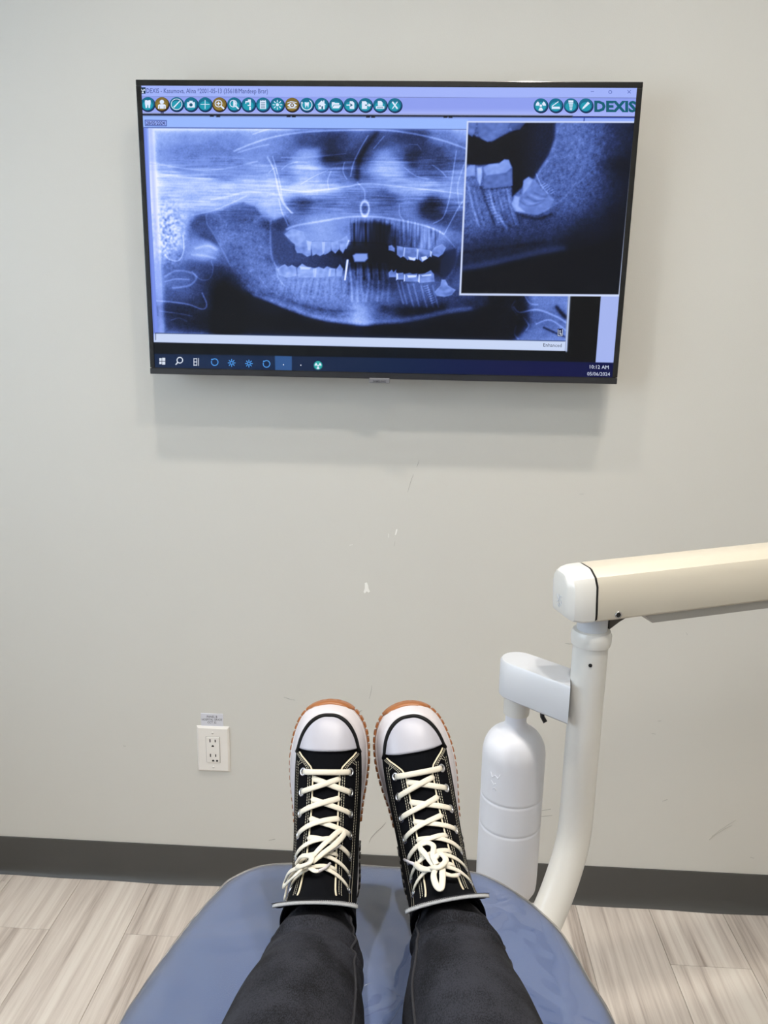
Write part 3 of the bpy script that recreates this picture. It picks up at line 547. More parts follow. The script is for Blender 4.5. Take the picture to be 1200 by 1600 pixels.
def g_rad(f, u, v, s=1.0):
    f.disc(u, v+.5*s, 2*s, WH, 14)
    for a0 in (-90+60, 90+0, 210-0):
        a0 = {(-30): -30, 90: 90, 210: 210}[a0]; A = [R(a0-28+56*k/6) for k in range(7)]
        f.p([(u+3*s*math.cos(a), v+.5*s+3*s*math.sin(a)) for a in A]+[(u+8*s*math.cos(a), v+.5*s+8*s*math.sin(a)) for a in A[::-1]], WH)
def g_scan(f, u, v): f.seg(u-6.5, v+1.6, u+4, v-6, 1.3, WH); f.p([(u-6.5, v+2), (u+6, v+2), (u+6.5, v+5.5), (u-6.5, v+5.5)], WH)
def g_pencil(f, u, v): f.p([(u+3, v-6), (u+6, v-3), (u-3.2, v+5), (u-6, v+6.2), (u-5, v+3)], WH)
def g_implant(f, u, v):
    f.rect(u-3.8, v-8, u+3.8, v-4.5, WH)
    for k in range(5): f.rect(u-3.4+.4*k, v-3.8+k*2.4, u+3.4-.4*k, v-2.4+k*2.4, WH)
row = [(231, g_tooth, TE), (253, g_person, GO), (276, g_probe, TE), (298.5, g_cam, TE), (320.5, g_plus, TE), (343, g_zoom, GO), (366, g_half, TE), (388.5, g_cal, TE), (411, g_note, TE), (433.5, g_sun, TE), (456.5, g_eye, GO), (479.5, g_turn, TE), (502.5, g_house, TE), (525, g_folder, TE), (548, g_in, TE), (571, g_out, TE), (594, g_print, TE), (617, g_x, TE)]
for u, gph, b_ in row: icon(u, 162.8+(u-231)*.0045, b_, gph)
for u, gph in ((845, g_rad), (868.5, g_scan), (892, g_implant), (915.5, g_pencil)): icon(u, 164.8, TE, gph)
f = Flat(); f.rect(219, 136.5, 227.5, 146.5, (8, 44, 70)); g_rad(f, 223.2, 141.5, .45); f.build('window_icon')
f = Flat(); f.seg(923, 143, 928, 143, .9, (70, 90, 170)); f.build('minimise_button')
f = Flat(); f.ring(953.5, 143.8, 2.4, .8, (70, 90, 170)); f.build('restore_button')
f = Flat(); f.seg(980.5, 141, 985.5, 146, .8, (70, 90, 170)); f.seg(985.5, 141, 980.5, 146, .8, (70, 90, 170)); f.build('close_button')
f = Flat(); f.rect(871, 513.5, 879.5, 525.5, (20, 26, 70)); f.ring(875.3, 519.5, 0.1, .1, WH, n=4); f.seg(872.2, 514.6, 872.0, 524.5, .8, WH); f.seg(878.6, 514.6, 878.4, 524.5, .8, WH); f.seg(875, 515.5, 875, 522.3, 1.2, WH); f.seg(874.4, 522, 877.5, 522, 1.2, WH); f.seg(872, 524.6, 878.4, 524.6, .8, WH); f.build('side_marker')
# task bar
TB = (214, 222, 236); BL = (76, 150, 226)
f = Flat()
for a, b, c_, d in ((249, 559.5, 252.6, 564), (253.4, 559, 258.2, 564), (249, 564.8, 252.6, 569), (253.4, 564.8, 258.2, 569.8)): f.rect(a, b, c_, d, TB)
f.build('start_button')
f = Flat(); f.ring(281, 562.8, 4.4, 1.5, TB); f.seg(277.8, 566, 274.5, 570, 1.8, TB); f.build('search_icon')
f = Flat()
for y in (560.5, 565.5, 570.5): f.seg(302.5, y, 308, y, 1.2, TB)
f.seg(303, 559.5, 303, 571.5, 1, TB); f.seg(307.6, 559.5, 307.6, 571.5, 1, TB); f.seg(310.4, 559.5, 310.4, 571.5, 1, TB); f.build('task_view_icon')
for u, v in ((335.5, 565.8), (416.5, 568.6)): f = Flat(); f.ring(u, v, 5.2, 1.4, BL, -130, 200); f.disc(u-4.4, v-4, 1.2, BL, 10); f.build('browser_icon')
for u, v in ((362, 567), (389, 568)):
    f = Flat()
    for k in range(8): a = R(45*k); f.seg(u+1.4*math.cos(a), v+1.4*math.sin(a), u+6*math.cos(a), v+6*math.sin(a), 1.3, BL)
    f.build('snowflake_icon')
for u, v, h in ((443, 569.8, 1), (470, 570.6, 0)): f = Flat(); f.disc(u, v, .9, (235, 242, 255), 8); f.seg(u-13 if h else u-11, v+10.8, u+13 if h else u+11, v+11.2, 1.4, (190, 214, 246)); f.build('running_program')
f = Flat(); f.disc(497, 571, 7, (20, 130, 140)); f.disc(497, 570.4, 6, (46, 170, 165)); g_rad(f, 497, 571, .66); f.seg(486, 582.2, 508, 582.8, 1.4, (190, 214, 246)); f.build('xray_program_icon')

def text_mesh(s, bold=0.0):
    cu = bpy.data.curves.new('t', 'FONT'); cu.body = s; cu.size = 1; cu.offset = bold; cu.resolution_u = 2
    o = bpy.data.objects.new('t', cu); COL.objects.link(o); dg = bpy.context.evaluated_depsgraph_get()
    me = bpy.data.meshes.new_from_object(o.evaluated_get(dg)); bpy.data.objects.remove(o); bpy.data.curves.remove(cu); return me
def text(name, s, A, B, h, m, parent, mapper, off, bold=0.0, skew=0.0, label=None):
    """lettering between two baseline end points A,B (photo pixels), cap height h pixels"""
    me = text_mesh(s, bold); X = [v.co.x for v in me.vertices]; Y = [v.co.y for v in me.vertices]; x0, x1, y1 = min(X), max(X), .70
    for v in me.vertices:
        t = (v.co.x-x0)/(x1-x0); r = v.co.y/y1
        u_ = A[0]+(B[0]-A[0])*t + skew*r*h; w_ = A[1]+(B[1]-A[1])*t - r*h
        v.co = mapper(u_, w_, off)
    me.materials.clear(); me.materials.append(m); o = link(name, me, parent)
    if label: o['label'] = label
    return o
text('window_title_text', 'DEXIS - Kasumova, Alina *2001-05-13 (35618/Mandeep Brar)', (229, 145.4), (418.5, 146), 7.4, gl((52, 68, 140)), screen, tvl, .0009)
text('date_text', '28/05/2024', (228.6, 194.8), (257.4, 195.2), 5.4, gl((26, 36, 96)), screen, tvl, .0009, .012)
text('program_name_text', 'DEXIS', (928.5, 174), (994, 174.6), 16, gl((14, 92, 112)), screen, tvl, .0009, .045, label='bold teal program name at the right end of the tool bar')
text('status_text', 'Enhanced', (849, 541.6), (877.5, 542.4), 5.6, gl((40, 48, 66)), screen, tvl, .0009)
text('clock_text', '10:12 AM', (921.5, 575.8), (951, 576.6), 5.6, gl((214, 222, 240)), screen, tvl, .0009)
text('calendar_text', '05/06/2024', (917.5, 586.6), (953, 587.2), 5.4, gl((206, 214, 236)), screen, tvl, .0009)
text('brand_text', 'SAMSUNG', (583, 597), (603, 597.6), 3.2, M_ink, badge, lambda u, v, o: tvl(u, v, -.0042), 0, .01)

# ------------------------------------------------------------------ wall outlet and its label
OX, OZ, OW, OH = -.4339, .3150, .0794, .1195
ou = tag(empty('wall_outlet', (OX+OW/2, 0, OZ)), 'white duplex wall outlet low on the wall left of the shoes', 'outlet')
def frustum(w, h, d, inset, zc, m, name, parent, y0=0.0):
    a, b = w/2, h/2
    R0 = [(-a, -b), (a, -b), (a, b), (-a, b)]
    rings = [[Vector((x, y0, zc+z)) for x, z in R0], [Vector((x, y0-d*.45, zc+z)) for x, z in R0], [Vector((math.copysign(abs(x)-inset, x), y0-d, zc+math.copysign(abs(z)-inset, z))) for x, z in R0]]
    return build(name, *loft(rings), m, parent, False)
frustum(OW, OH, .0062, .0042, OH/2, M_plate, 'wall_plate', ou)
box('receptacle_gap', -.0172, .0172, -.00625, -.005, OH/2-.0343, OH/2+.0343, mat('gap_grey', (120, 116, 112), .6), ou)
rc = box('receptacle', -.0164, .0164, -.0082, -.005, OH/2-.0335, OH/2+.0335, M_plate, ou, .0009, 2)
for zc in (OH/2+.0185, OH/2-.0205):
    for sx, h in ((-.0064, .0082), (.0064, .0068)): box('slot', sx-.0013, sx+.0013, -.0084, -.0078, zc+.006-h/2, zc+.006+h/2, M_slot, rc)
    n = 14; pts = [(.0030*math.cos(math.pi*i/n), .0030*math.sin(math.pi*i/n)) for i in range(n+1)]; pts += [(-.0030, -.0016), (.0030, -.0016)]
    v = [Vector((x, -.0084, zc-.0085+z)) for x, z in pts]+[Vector((x, -.0078, zc-.0085+z)) for x, z in pts]; k = len(pts)
    build('ground_hole', v, [tuple(range(k)), tuple(range(2*k-1, k-1, -1))]+[(i, (i+1) % k, k+(i+1) % k, k+i) for i in range(k)], M_slot, rc, False)
v, f = lathe([(.0026, 0), (.0026, .0006)], 14, Vector((0, -1, 0)), Vector((.0095, -.0079, OH/2-.0285))); build('indicator_hole', v, f, M_slot, rc, False)
for zc in (OH-.0155, .0125):
    v, f = lathe([(.0033, 0), (.0033, .0006), (.0024, .0012)], 16, Vector((0, -1, 0)), Vector((0, -.0060, zc))); s_ = build('screw', v, f, M_plate, ou); box('screw_slot', -.0024, .0024, -.00735, -.0071, zc-.0004, zc+.0004, M_ink, s_)
pa, pb = on_y(314.5, 1131, 0), on_y(348.5, 1115.5, 0)
lab = tag(box('label_sticker', pa.x, pb.x, -.0012, 0, OZ+OH-.001, pb.z, M_tape, None), 'small printed white label sticker just above the wall outlet', 'label')
def lbm(u, v, o): p = on_y(u, v, -.0014); return Vector((p.x, -.0014, p.z))
text('label_text', 'PANEL B', (323.2, 1121.4), (339.4, 1121.8), 3.4, M_ink, lab, lbm, 0, .004); text('label_text', 'HOSPITAL GRADE', (315.4, 1125.8), (347.2, 1126.2), 3.3, M_ink, lab, lbm, 0, .004); text('label_text', 'CCT 32', (324.2, 1130.2), (338, 1130.6), 3.3, M_ink, lab, lbm, 0, .004)

# ------------------------------------------------------------------ treatment chair
CZ, CY, CS = .631, -.84, .128
def seat_z(y): return CZ + (CY-y)*CS if y > -1.75 else CZ+(CY+1.75)*CS
def seat_hit(u, v):
    d = ray(u, v); t = (CZ+(CY-CAM.y)*CS-CAM.z)/(d.z+d.y*CS); return CAM+d*t
px_edge = [(175, 1600), (220, 1530), (260, 1474), (300, 1423), (330, 1390), (352, 1369), (378, 1354), (412, 1344), (470, 1342), (560, 1344), (650, 1349), (735, 1354), (775, 1367), (812, 1388), (850, 1417), (885, 1453), (928, 1525), (970, 1600)]
edge = [seat_hit(u, v) for u, v in px_edge]; edge = [Vector((p.x, p.y, 0)) for p in edge]
edge = [Vector((-.232, -1.85, 0)), Vector((-.226, -1.5, 0)), Vector((-.214, -1.22, 0))] + edge + [Vector((.325, -1.22, 0)), Vector((.338, -1.5, 0)), Vector((.344, -1.85, 0))]
OUT = catmull(edge, 7)
def inset(poly_, d):
    n = len(poly_); o = []
    for i, p in enumerate(poly_):
        t = (poly_[(i+1) % n]-poly_[i-1]).normalized(); nrm = Vector((t.y, -t.x, 0)); o.append(p+nrm*d)
    return o
def poly_area(P): return sum(a.x*b.y-b.x*a.y for a, b in zip(P, P[1:]+P[:1]))/2
SGN = 1 if poly_area(OUT) < 0 else -1
M_seat = mat('chair_vinyl', (66, 96, 152), .42, coat=.15, noise=(4, .03), bump=(300, .08, .001))
M_under = mat('chair_frame_grey', (205, 205, 206), .4)
ch = tag(empty('dental_chair', (.06, -1.45, 0)), 'blue upholstered reclining dental chair carrying the legs', 'chair')
OFS = Vector((.06, -1.45, 0))
rings = []
for d, dz in ((.05, .0), (.022, -.0008), (.010, -.004), (.003, -.011), (0, -.022), (0, -.055), (.006, -.068), (.03, -.074)):
    rings.append([Vector((p.x, p.y, seat_z(p.y)+dz))-OFS for p in inset(OUT, SGN*d)])
v, f = loft(rings, True, True); build('cushion', v, f, M_seat, ch)
rings = [[Vector((p.x, p.y, seat_z(p.y)+dz))-OFS for p in inset(OUT, SGN*d)] for d, dz in ((.045, -.0745), (.045, -.10), (.07, -.112))]
build('underframe', *loft(rings), M_under, ch)
bkv, bkf = bbox(-.24, .24, -.04, .04, 0, .72, .035, 3); bk = build('backrest', bkv, bkf, M_seat, ch); bk.location = (0, -.44, .76); bk.rotation_euler = (R(40), 0, 0)
mb = MB(); mb.add(*bbox(-.13, .13, -.22, .22, .03, .62, .03, 3)); build('pedestal', mb.v, mb.f, M_under, ch)
mb = MB(); mb.add(*bbox(-.28, .28, -.45, .35, 0, .05, .02, 2)); build('base_plate', mb.v, mb.f, M_under, ch)

# clear plastic sleeve pulled over the foot end
def plastic():
    m = bpy.data.materials.new('clear_plastic'); m.use_nodes = True; N = m.node_tree.nodes; L = m.node_tree.links; N.clear()
    o = N.new('ShaderNodeOutputMaterial'); mx = N.new('ShaderNodeMixShader'); tr = N.new('ShaderNodeBsdfTransparent'); gl_ = N.new('ShaderNodeBsdfGlossy'); fr_ = N.new('ShaderNodeFresnel'); fr_.inputs['IOR'].default_value = 1.9
    tr.inputs[0].default_value = (.95, .96, .97, 1); gl_.inputs['Roughness'].default_value = .05
    tc = N.new('ShaderNodeTexCoord'); n = N.new('ShaderNodeTexNoise'); n.inputs['Scale'].default_value = 6; n.inputs['Detail'].default_value = 1.5; n.inputs['Distortion'].default_value = 1.6; bp = N.new('ShaderNodeBump'); bp.inputs['Strength'].default_value = .5; bp.inputs['Distance'].default_value = .01
    L.new(tc.outputs['Object'], n.inputs['Vector']); L.new(n.outputs['Fac'], bp.inputs['Height']); L.new(bp.outputs[0], gl_.inputs['Normal']); L.new(bp.outputs[0], fr_.inputs['Normal'])
    df = N.new('ShaderNodeBsdfDiffuse'); df.inputs[0].default_value = (.8, .84, .9, 1); m2 = N.new('ShaderNodeMixShader'); m2.inputs[0].default_value = .10
    L.new(tr.outputs[0], m2.inputs[1]); L.new(df.outputs[0], m2.inputs[2])
    L.new(fr_.outputs[0], mx.inputs[0]); L.new(m2.outputs[0], mx.inputs[1]); L.new(gl_.outputs[0], mx.inputs[2]); L.new(mx.outputs[0], o.inputs[0]); return m
from mathutils import noise as mnoise
cov = [p for p in OUT if p.y > -1.16]; cov = cov + [Vector((.32-.53*k/20, -1.165, 0)) for k in range(1, 20)]
cc = Vector((.055, -.95, 0)); rings = []
PROF = [(.05, 0), (.036, -.0003), (.022, -.0008), (.015, -.002), (.010, -.004), (.006, -.007), (.003, -.011), (.001, -.016), (0, -.022), (0, -.034), (-.001, -.046), (-.002, -.056)]
def ripple(q_, t):
    w = mnoise.noise(Vector((q_.x*13, q_.y*6, 3)))*.0022 + mnoise.noise(Vector((q_.x*40+q_.y*25, q_.y*12, 9)))*.0010
    return abs(w)+.0026*max(0, mnoise.noise(Vector((q_.x*22, q_.y*22, 5))))*t
base_in = inset(cov, SGN*.048)
for k in range(34):
    t = .02+.98*k/34; rings.append([Vector((q_.x, q_.y, seat_z(q_.y)+.0014+ripple(q_, max(0, t-.5))))-OFS for q_ in [cc+(p-cc)*t for p in base_in]])
for d, dz in PROF:
    ring = []
    for p0, q_ in zip(cov, inset(cov, SGN*(d-.0016))):
        dzz = dz if p0.y > -1.155 else 0
        ring.append(Vector((q_.x, q_.y, seat_z(q_.y)+.0014+dzz+ripple(q_, .6)))-OFS)
    rings.append(ring)
cvr = build('plastic_chair_cover', *loft(rings, True, False), plastic()); cvr.location = OFS
tag(cvr, 'wrinkled clear plastic sleeve over the foot end of the blue chair', 'plastic cover')

# ------------------------------------------------------------------ delivery unit arm with post, bracket and water bottle
PX, PY = .352, -.581
un = tag(empty('delivery_unit_arm', (PX, PY, .36)), 'cream swing arm on a curved white post beside the chair', 'equipment arm')
uo = Vector((PX, PY, .36))
path = [(PX, PY, .935), (PX, PY, .90), (PX, PY, .85), (PX, PY, .78), (PX, PY, .70), (PX, PY, .63), (PX-.003, PY-.004, .585), (PX-.014, PY-.016, .54), (PX-.034, PY-.036, .49), (PX-.062, PY-.065, .445), (PX-.10, PY-.11, .405), (PX-.16, PY-.20, .375), (PX-.24, PY-.36, .36), (PX-.29, PY-.60, .36)]
P = [p-uo for p in catmull(path, 5)]; build('post', *tube(P, .0262, 32), M_white, un)
def ulathe(name, prof, m, seg=36): return build(name, *lathe([(r, z-.36) for r, z in prof], seg), m, un)
auto_smooth(ulathe('post_collar', [(.0262, .9135), (.0288, .9145), (.0298, .920), (.0298, .931), (.0275, .9365), (.022, .938)], M_white), 50)
auto_smooth(ulathe('neck', [(.0225, .93), (.0225, .968), (.021, .972)], M_grey), 50)
v, f = lathe([(.0028, 0), (.0028, .0008)], 12, Vector((-.25, -1, .1)), Vector((-.004, -.0258, .890-.36))); build('post_hole', v, f, M_slot, un, False)
ad = Vector((.308, .09, .017)).normalized(); ay = Vector((-ad.y, ad.x, 0)).normalized(); az = ad.cross(ay)
A0 = Vector((.322, -.590, .999))-uo
def arm_prof(hw, hz, ch_=.014, top=.022):           # rounded section: flat side, sloped shoulders
    pts = [(-hw+.006, -hz), (hw-.006, -hz), (hw-.001, -hz+.004), (hw, -hz+.012), (hw, hz-top), (hw-.006, hz-.010), (hw-.020, hz-.001), (hw-.026, hz), (-hw+.026, hz), (-hw+.020, hz-.001), (-hw+.006, hz-.010), (-hw, hz-top), (-hw, -hz+.012), (-hw+.001, -hz+.004)]
    return pts
def arm_piece(name, stations, m):
    rings = [[A0+ad*s+ay*(y*ky)+az*(z*kz) for y, z in arm_prof(.038, .0385)] for s, ky, kz in stations]
    o = build(name, *loft(rings), m, un); auto_smooth(o, 28); return o
arm_piece('arm_beam', [(.016, .985, .985), (.018, 1, 1), (.40, 1, 1), (.80, 1, 1)], M_cream)
arm_piece('end_gap', [(.012, .97, .97), (.0165, .97, .97)], M_slot)
cap = arm_piece('end_cap', [(-.026, .52, .70), (-.0245, .66, .82), (-.018, .86, .93), (-.006, .98, .99), (.012, 1, 1)], M_white)
# embossed arc and leaf mark on the end cap
em = MB(); cpt = A0-ad*.0262
em.add(*tube([A0-ad*(.0195-.006*abs(k)/6)+ay*(-.030*k/6*.8)+az*(.012-.008*(k/6)**2) for k in range(-6, 7)], .0007, 6))
for a, b in (((-.008, -.004), (.008, -.014)), ((-.008, -.014), (.008, -.004)), ((-.006, -.018), (.006, -.018)), ((0, -.002), (0, -.022))):
    em.add(*tube([cpt+ay*(a[0]+(b[0]-a[0])*t)+az*(a[1]+(b[1]-a[1])*t+.003*math.sin(t*6.3)) for t in [i/6 for i in range(7)]], .0005, 6))
em.build('cap_emblem', M_grey, cap)
tr_ = [[A0+ad*s+ay*y+az*z for y, z in ((-.030, -.0385), (.030, -.0385), (.030, -.052), (.026, -.054), (-.026, -.054), (-.030, -.052))] for s in (.112, .80)]
tr_[0] = [p-ad*.016*(1 if i < 2 else 0) for i, p in enumerate(tr_[0])]
build('arm_trim', *loft(tr_), mat('trim_grey', (168, 164, 156), .45), un, False)
brace = [[A0+ad*s+ay*y+az*z for y in (-.012, .012) for z in ((-.038, b) if y < 0 else (b, -.038))] for s, b in ((.050, -.062), (.066, -.052), (.085, -.043), (.105, -.0385))]
build('spring_stop', *loft(brace), mat('stop_dark', (70, 66, 62), .5), un, False)
sc = A0+ad*.048-ay*.0385-az*.029
v, f = lathe([(.0052, -.002), (.0052, .0012), (.0044, .0016), (.0036, .0006)], 18, -ay, sc); so = build('arm_screw', v, f, M_metal, un)
v, f = lathe([(.0036, .0002), (.0036, .0009)], 14, -ay, sc); build('screw_socket', v, f, M_slot, so, False)
# bracket (capsule in plan) from the post to the bottle
BX, BY = .2575, -.512
bd = Vector((PX+.004-BX, PY-.020-BY, 0)); bl = bd.length; bd.normalize(); bn = Vector((-bd.y, bd.x, 0)); hw = .0305
plan = [Vector((BX, BY, 0))+bd*(-hw*math.sin(a))+bn*(hw*math.cos(a)) for a in [math.pi*i/16 for i in range(17)]]
plan += [Vector((BX, BY, 0))+bd*(bl-.020)-bn*hw, Vector((BX, BY, 0))+bd*(bl-.056)+bn*hw]
rings = [[p+Vector((0, 0, z)) for p in (inset(plan, s_*(1 if poly_area(plan) < 0 else -1)))] for z, s_ in ((.794, .003), (.797, 0), (.853, 0), (.856, .0025))]
rings = [[p-uo for p in r] for r in rings]
auto_smooth(build('bottle_bracket', *loft(rings), M_grey, un), 40)
v, f = tube([Vector(BX_) - uo for BX_ in ((.2885, -.567, .799), (.290, -.569, .785), (.2945, -.573, .778))], .0035, 10); build('drain_stub', v, f, M_dark, un)
wb = tag(empty('water_bottle', (BX, BY, .432)), 'white plastic water bottle hanging from the bracket beside the post', 'bottle')
def wl_(name, prof, m): o = build(name, *lathe([(r, z-.432) for r, z in prof], 48), m, wb); return auto_smooth(o, 40)
body = [(.040, .432), (.047, .434), (.0505, .441), (.0515, .452), (.0518, .47), (.0518, .558), (.0518, .5615), (.0511, .5625), (.0511, .5645), (.0518, .5655), (.0518, .569), (.0518, .6125), (.0518, .616), (.0511, .617), (.0511, .619), (.0518, .620), (.0518, .6235), (.0518, .66), (.0518, .690)]
body += [(.0195+.0323*math.cos(a), .690+.044*math.sin(a)) for a in [R(9*i) for i in range(1, 10)]] + [(.0178, .744), (.0172, .748), (.0172, .766)]
wl_('bottle_body', body, M_bottle); wl_('bottle_cap', [(.0175, .760), (.0208, .761), (.0212, .764), (.0212, .7945)], M_white)
em = MB(); cb_ = Vector((BX, BY, .66))
for pts in ([(-50, .012), (-46, .004), (-40, .010), (-34, .006), (-30, .014)], [(-48, -.002), (-42, -.008), (-38, -.004)], [(-44, -.016), (-40, -.012), (-36, -.016)]):
    em.add(*tube([Vector((.0519*math.sin(R(a)), -.0519*math.cos(R(a)), .66-.432+z)) for a, z in pts], .0006, 6))
em.build('bottle_emblem', M_bottle, wb)

# ------------------------------------------------------------------ sneakers
M_canvas = mat('black_canvas', (9, 10, 14), .9, spec=.08, noise=(700, .35), bump=(900, .25, .0006))
M_lining = mat('shoe_lining', (24, 24, 28), .9)
M_rubber = mat('white_rubber', (200, 195, 198), .38, noise=(14, .02))
M_toe = mat('toe_cap_rubber', (172, 171, 180), .42, noise=(20, .015))
M_stripe = mat('black_rubber', (5, 5, 6), .6, spec=.2)
M_gum = mat('gum_rubber', (150, 92, 46), .42, noise=(60, .12))
M_heel = mat('dark_outsole', (32, 28, 28), .5)
M_lace = mat('lace_cotton', (218, 211, 195), .8, bump=(1500, .4, .0006), noise=(90, .04))
M_thread = mat('stitch_thread', (205, 198, 178), .7)
M_pipe = mat('cream_piping', (214, 203, 176), .7)
M_trim = mat('tongue_trim', (158, 159, 161), .85, noise=(900, .5), bump=(1200, .5, .0008))
M_eye = mat('eyelet_metal', (214, 214, 218), .22, metal=1)

ST = dict(
    Dy=[.271, .263, .246, .221, .193, .161, .137, .122, .113, .106, .101, .097], Dz=[.004, .021, .034, .045, .056, .074, .100, .130, .159, .184, .200, .214],
    By=[.271, .264, .247, .223, .190, .145, .085, .022, .000, .006, .010, .013], Bz=[-.006, -.008, -.008, -.008, -.008, -.008, -.008, -.004, .045, .100, .128, .140],
    W=[.003, .0250, .0360, .0408, .0418, .0408, .0392, .0385, .0385, .0398, .0412, .0422], c=[.25, .2, .15, .15, .15, .2, .28, .4, .5, .5, .5, .5], e=[.9, .85, .82, .8, .8, .84, .9, .95, 1, 1, 1, 1])
def cm(a, s):
    s = max(0.0, min(s, len(a)-1.0001)); i = int(s); t = s-i; g = lambda k: a[max(0, min(k, len(a)-1))]
    p0, p1, p2, p3 = g(i-1), g(i), g(i+1), g(i+2)
    return .5*((2*p1)+(p2-p0)*t+(2*p0-5*p1+4*p2-p3)*t*t+(3*p1-p0-3*p2+p3)*t**3)
def sect(s): return [cm(ST[k], s) for k in ('Dy', 'Dz', 'By', 'Bz', 'W', 'c', 'e')]
def raw(s, phi):
    dy, dz, by, bz, W, c, e = sect(s); L = math.hypot(dy-by, dz-bz); uy, uz = (dy-by)/L, (dz-bz)/L
    cx, sn = math.cos(phi), math.sin(phi); x = math.copysign(abs(cx)**e, cx)*W*1.0
    a = c*L + (math.copysign(abs(sn)**e, sn))*((1-c)*L if sn > 0 else c*L)
    return Vector((x, by+uy*a, bz+uz*a))
def surf(s, phi, off=0.0):
    p = raw(s, phi)
    if not off: return p
    h = .02; a = raw(min(s+h, 10.999), phi)-raw(max(s-h, .001), phi); b = raw(s, phi+h)-raw(s, phi-h); n = a.cross(b)
    if n.length < 1e-12: return p
    n.normalize(); dy, dz, by, bz, W, c, e = sect(s); ctr = Vector((0, (dy+by)/2, (dz+bz)/2))
    if n.dot(p-ctr) < 0: n = -n
    return p+n*off
def phi_x(s, x):                                    # angle on the upper half at lateral position x
    W, e = cm(ST['W'], s), cm(ST['e'], s); r = min(.9999, abs(x)/W); a = math.acos(r**(1/e)); return a if x >= 0 else math.pi-a
def top(s, x, off=0.0): return surf(s, phi_x(s, x), off)
def nrm_at(s, x): return (top(s, x, .002)-top(s, x, 0)).normalized()
def shell(fn, ni, nj, o0, o1):
    """closed thin sheet over fn(i/ni, j/nj, offset)"""
    A = [[fn(i/ni, j/nj, o1) for j in range(nj+1)] for i in range(ni+1)]; Bq = [[fn(i/ni, j/nj, o0) for j in range(nj+1)] for i in range(ni+1)]
    n = nj+1; v = [p for r in A for p in r]+[p for r in Bq for p in r]; K = (ni+1)*n; f = []
    for i in range(ni):
        for j in range(nj):
            q_ = (i*n+j, i*n+j+1, (i+1)*n+j+1, (i+1)*n+j); f += [q_, tuple(K+k for k in q_[::-1])]
    for i in range(ni):
        for j in (0, nj): f.append((i*n+j, (i+1)*n+j, K+(i+1)*n+j, K+i*n+j))
    for j in range(nj):
        for i in (0, ni): f.append((i*n+j, i*n+j+1, K+i*n+j+1, K+i*n+j))
    return v, f
ARC = [0.0]
for k in range(1, 1101):
    a, b = (k-1)/100, k/100; ARC.append(ARC[-1]+math.hypot(cm(ST['Dy'], b)-cm(ST['Dy'], a), cm(ST['Dz'], b)-cm(ST['Dz'], a)))
def s_at(arc):
    for k, a in enumerate(ARC):
        if a >= arc: return k/100
    return 10.999
A4 = ARC[372]; ROWS = [s_at(A4+.0252*k) for k in range(8)]
def row(r):                                         # fractional row number (1 = nearest the toe) -> station
    return s_at(A4+.0252*(r-1))
def x_open(s):
    xs_ = [(2.9, .0370), (3.05, .0335), (3.25, .0265), (3.5, .0195), (3.72, .0168), (5, .0158), (7, .0160), (9, .0185), (10.999, .024)]
    for (a, p), (b, q_) in zip(xs_, xs_[1:]):
        if s <= b: t = (s-a)/(b-a); return p+(q_-p)*max(0, t)
    return .024
SOLE = [(0, .281), (.022, .276), (.0375, .2615), (.0465, .239), (.0510, .210), (.0505, .18), (.0465, .145), (.043, .11), (.0415, .07), (.039, .035), (.030, .008), (.015, -.005), (0, -.008), (-.015, -.005), (-.030, .008), (-.0385, .035), (-.0385, .07), (-.039, .11), (-.042, .145), (-.0475, .18), (-.0495, .21), (-.0465, .239), (-.0375, .2615), (-.022, .276)]
SOUT = catmull([(x*1.03, y, 0) for x, y in SOLE], 8, True)
SS = 1 if poly_area(SOUT) < 0 else -1
def sole_off(d): return inset(SOUT, -SS*d)            # outward
def spring(y): t = max(0, min(1, (y-.19)/.09)); return .010*t*t

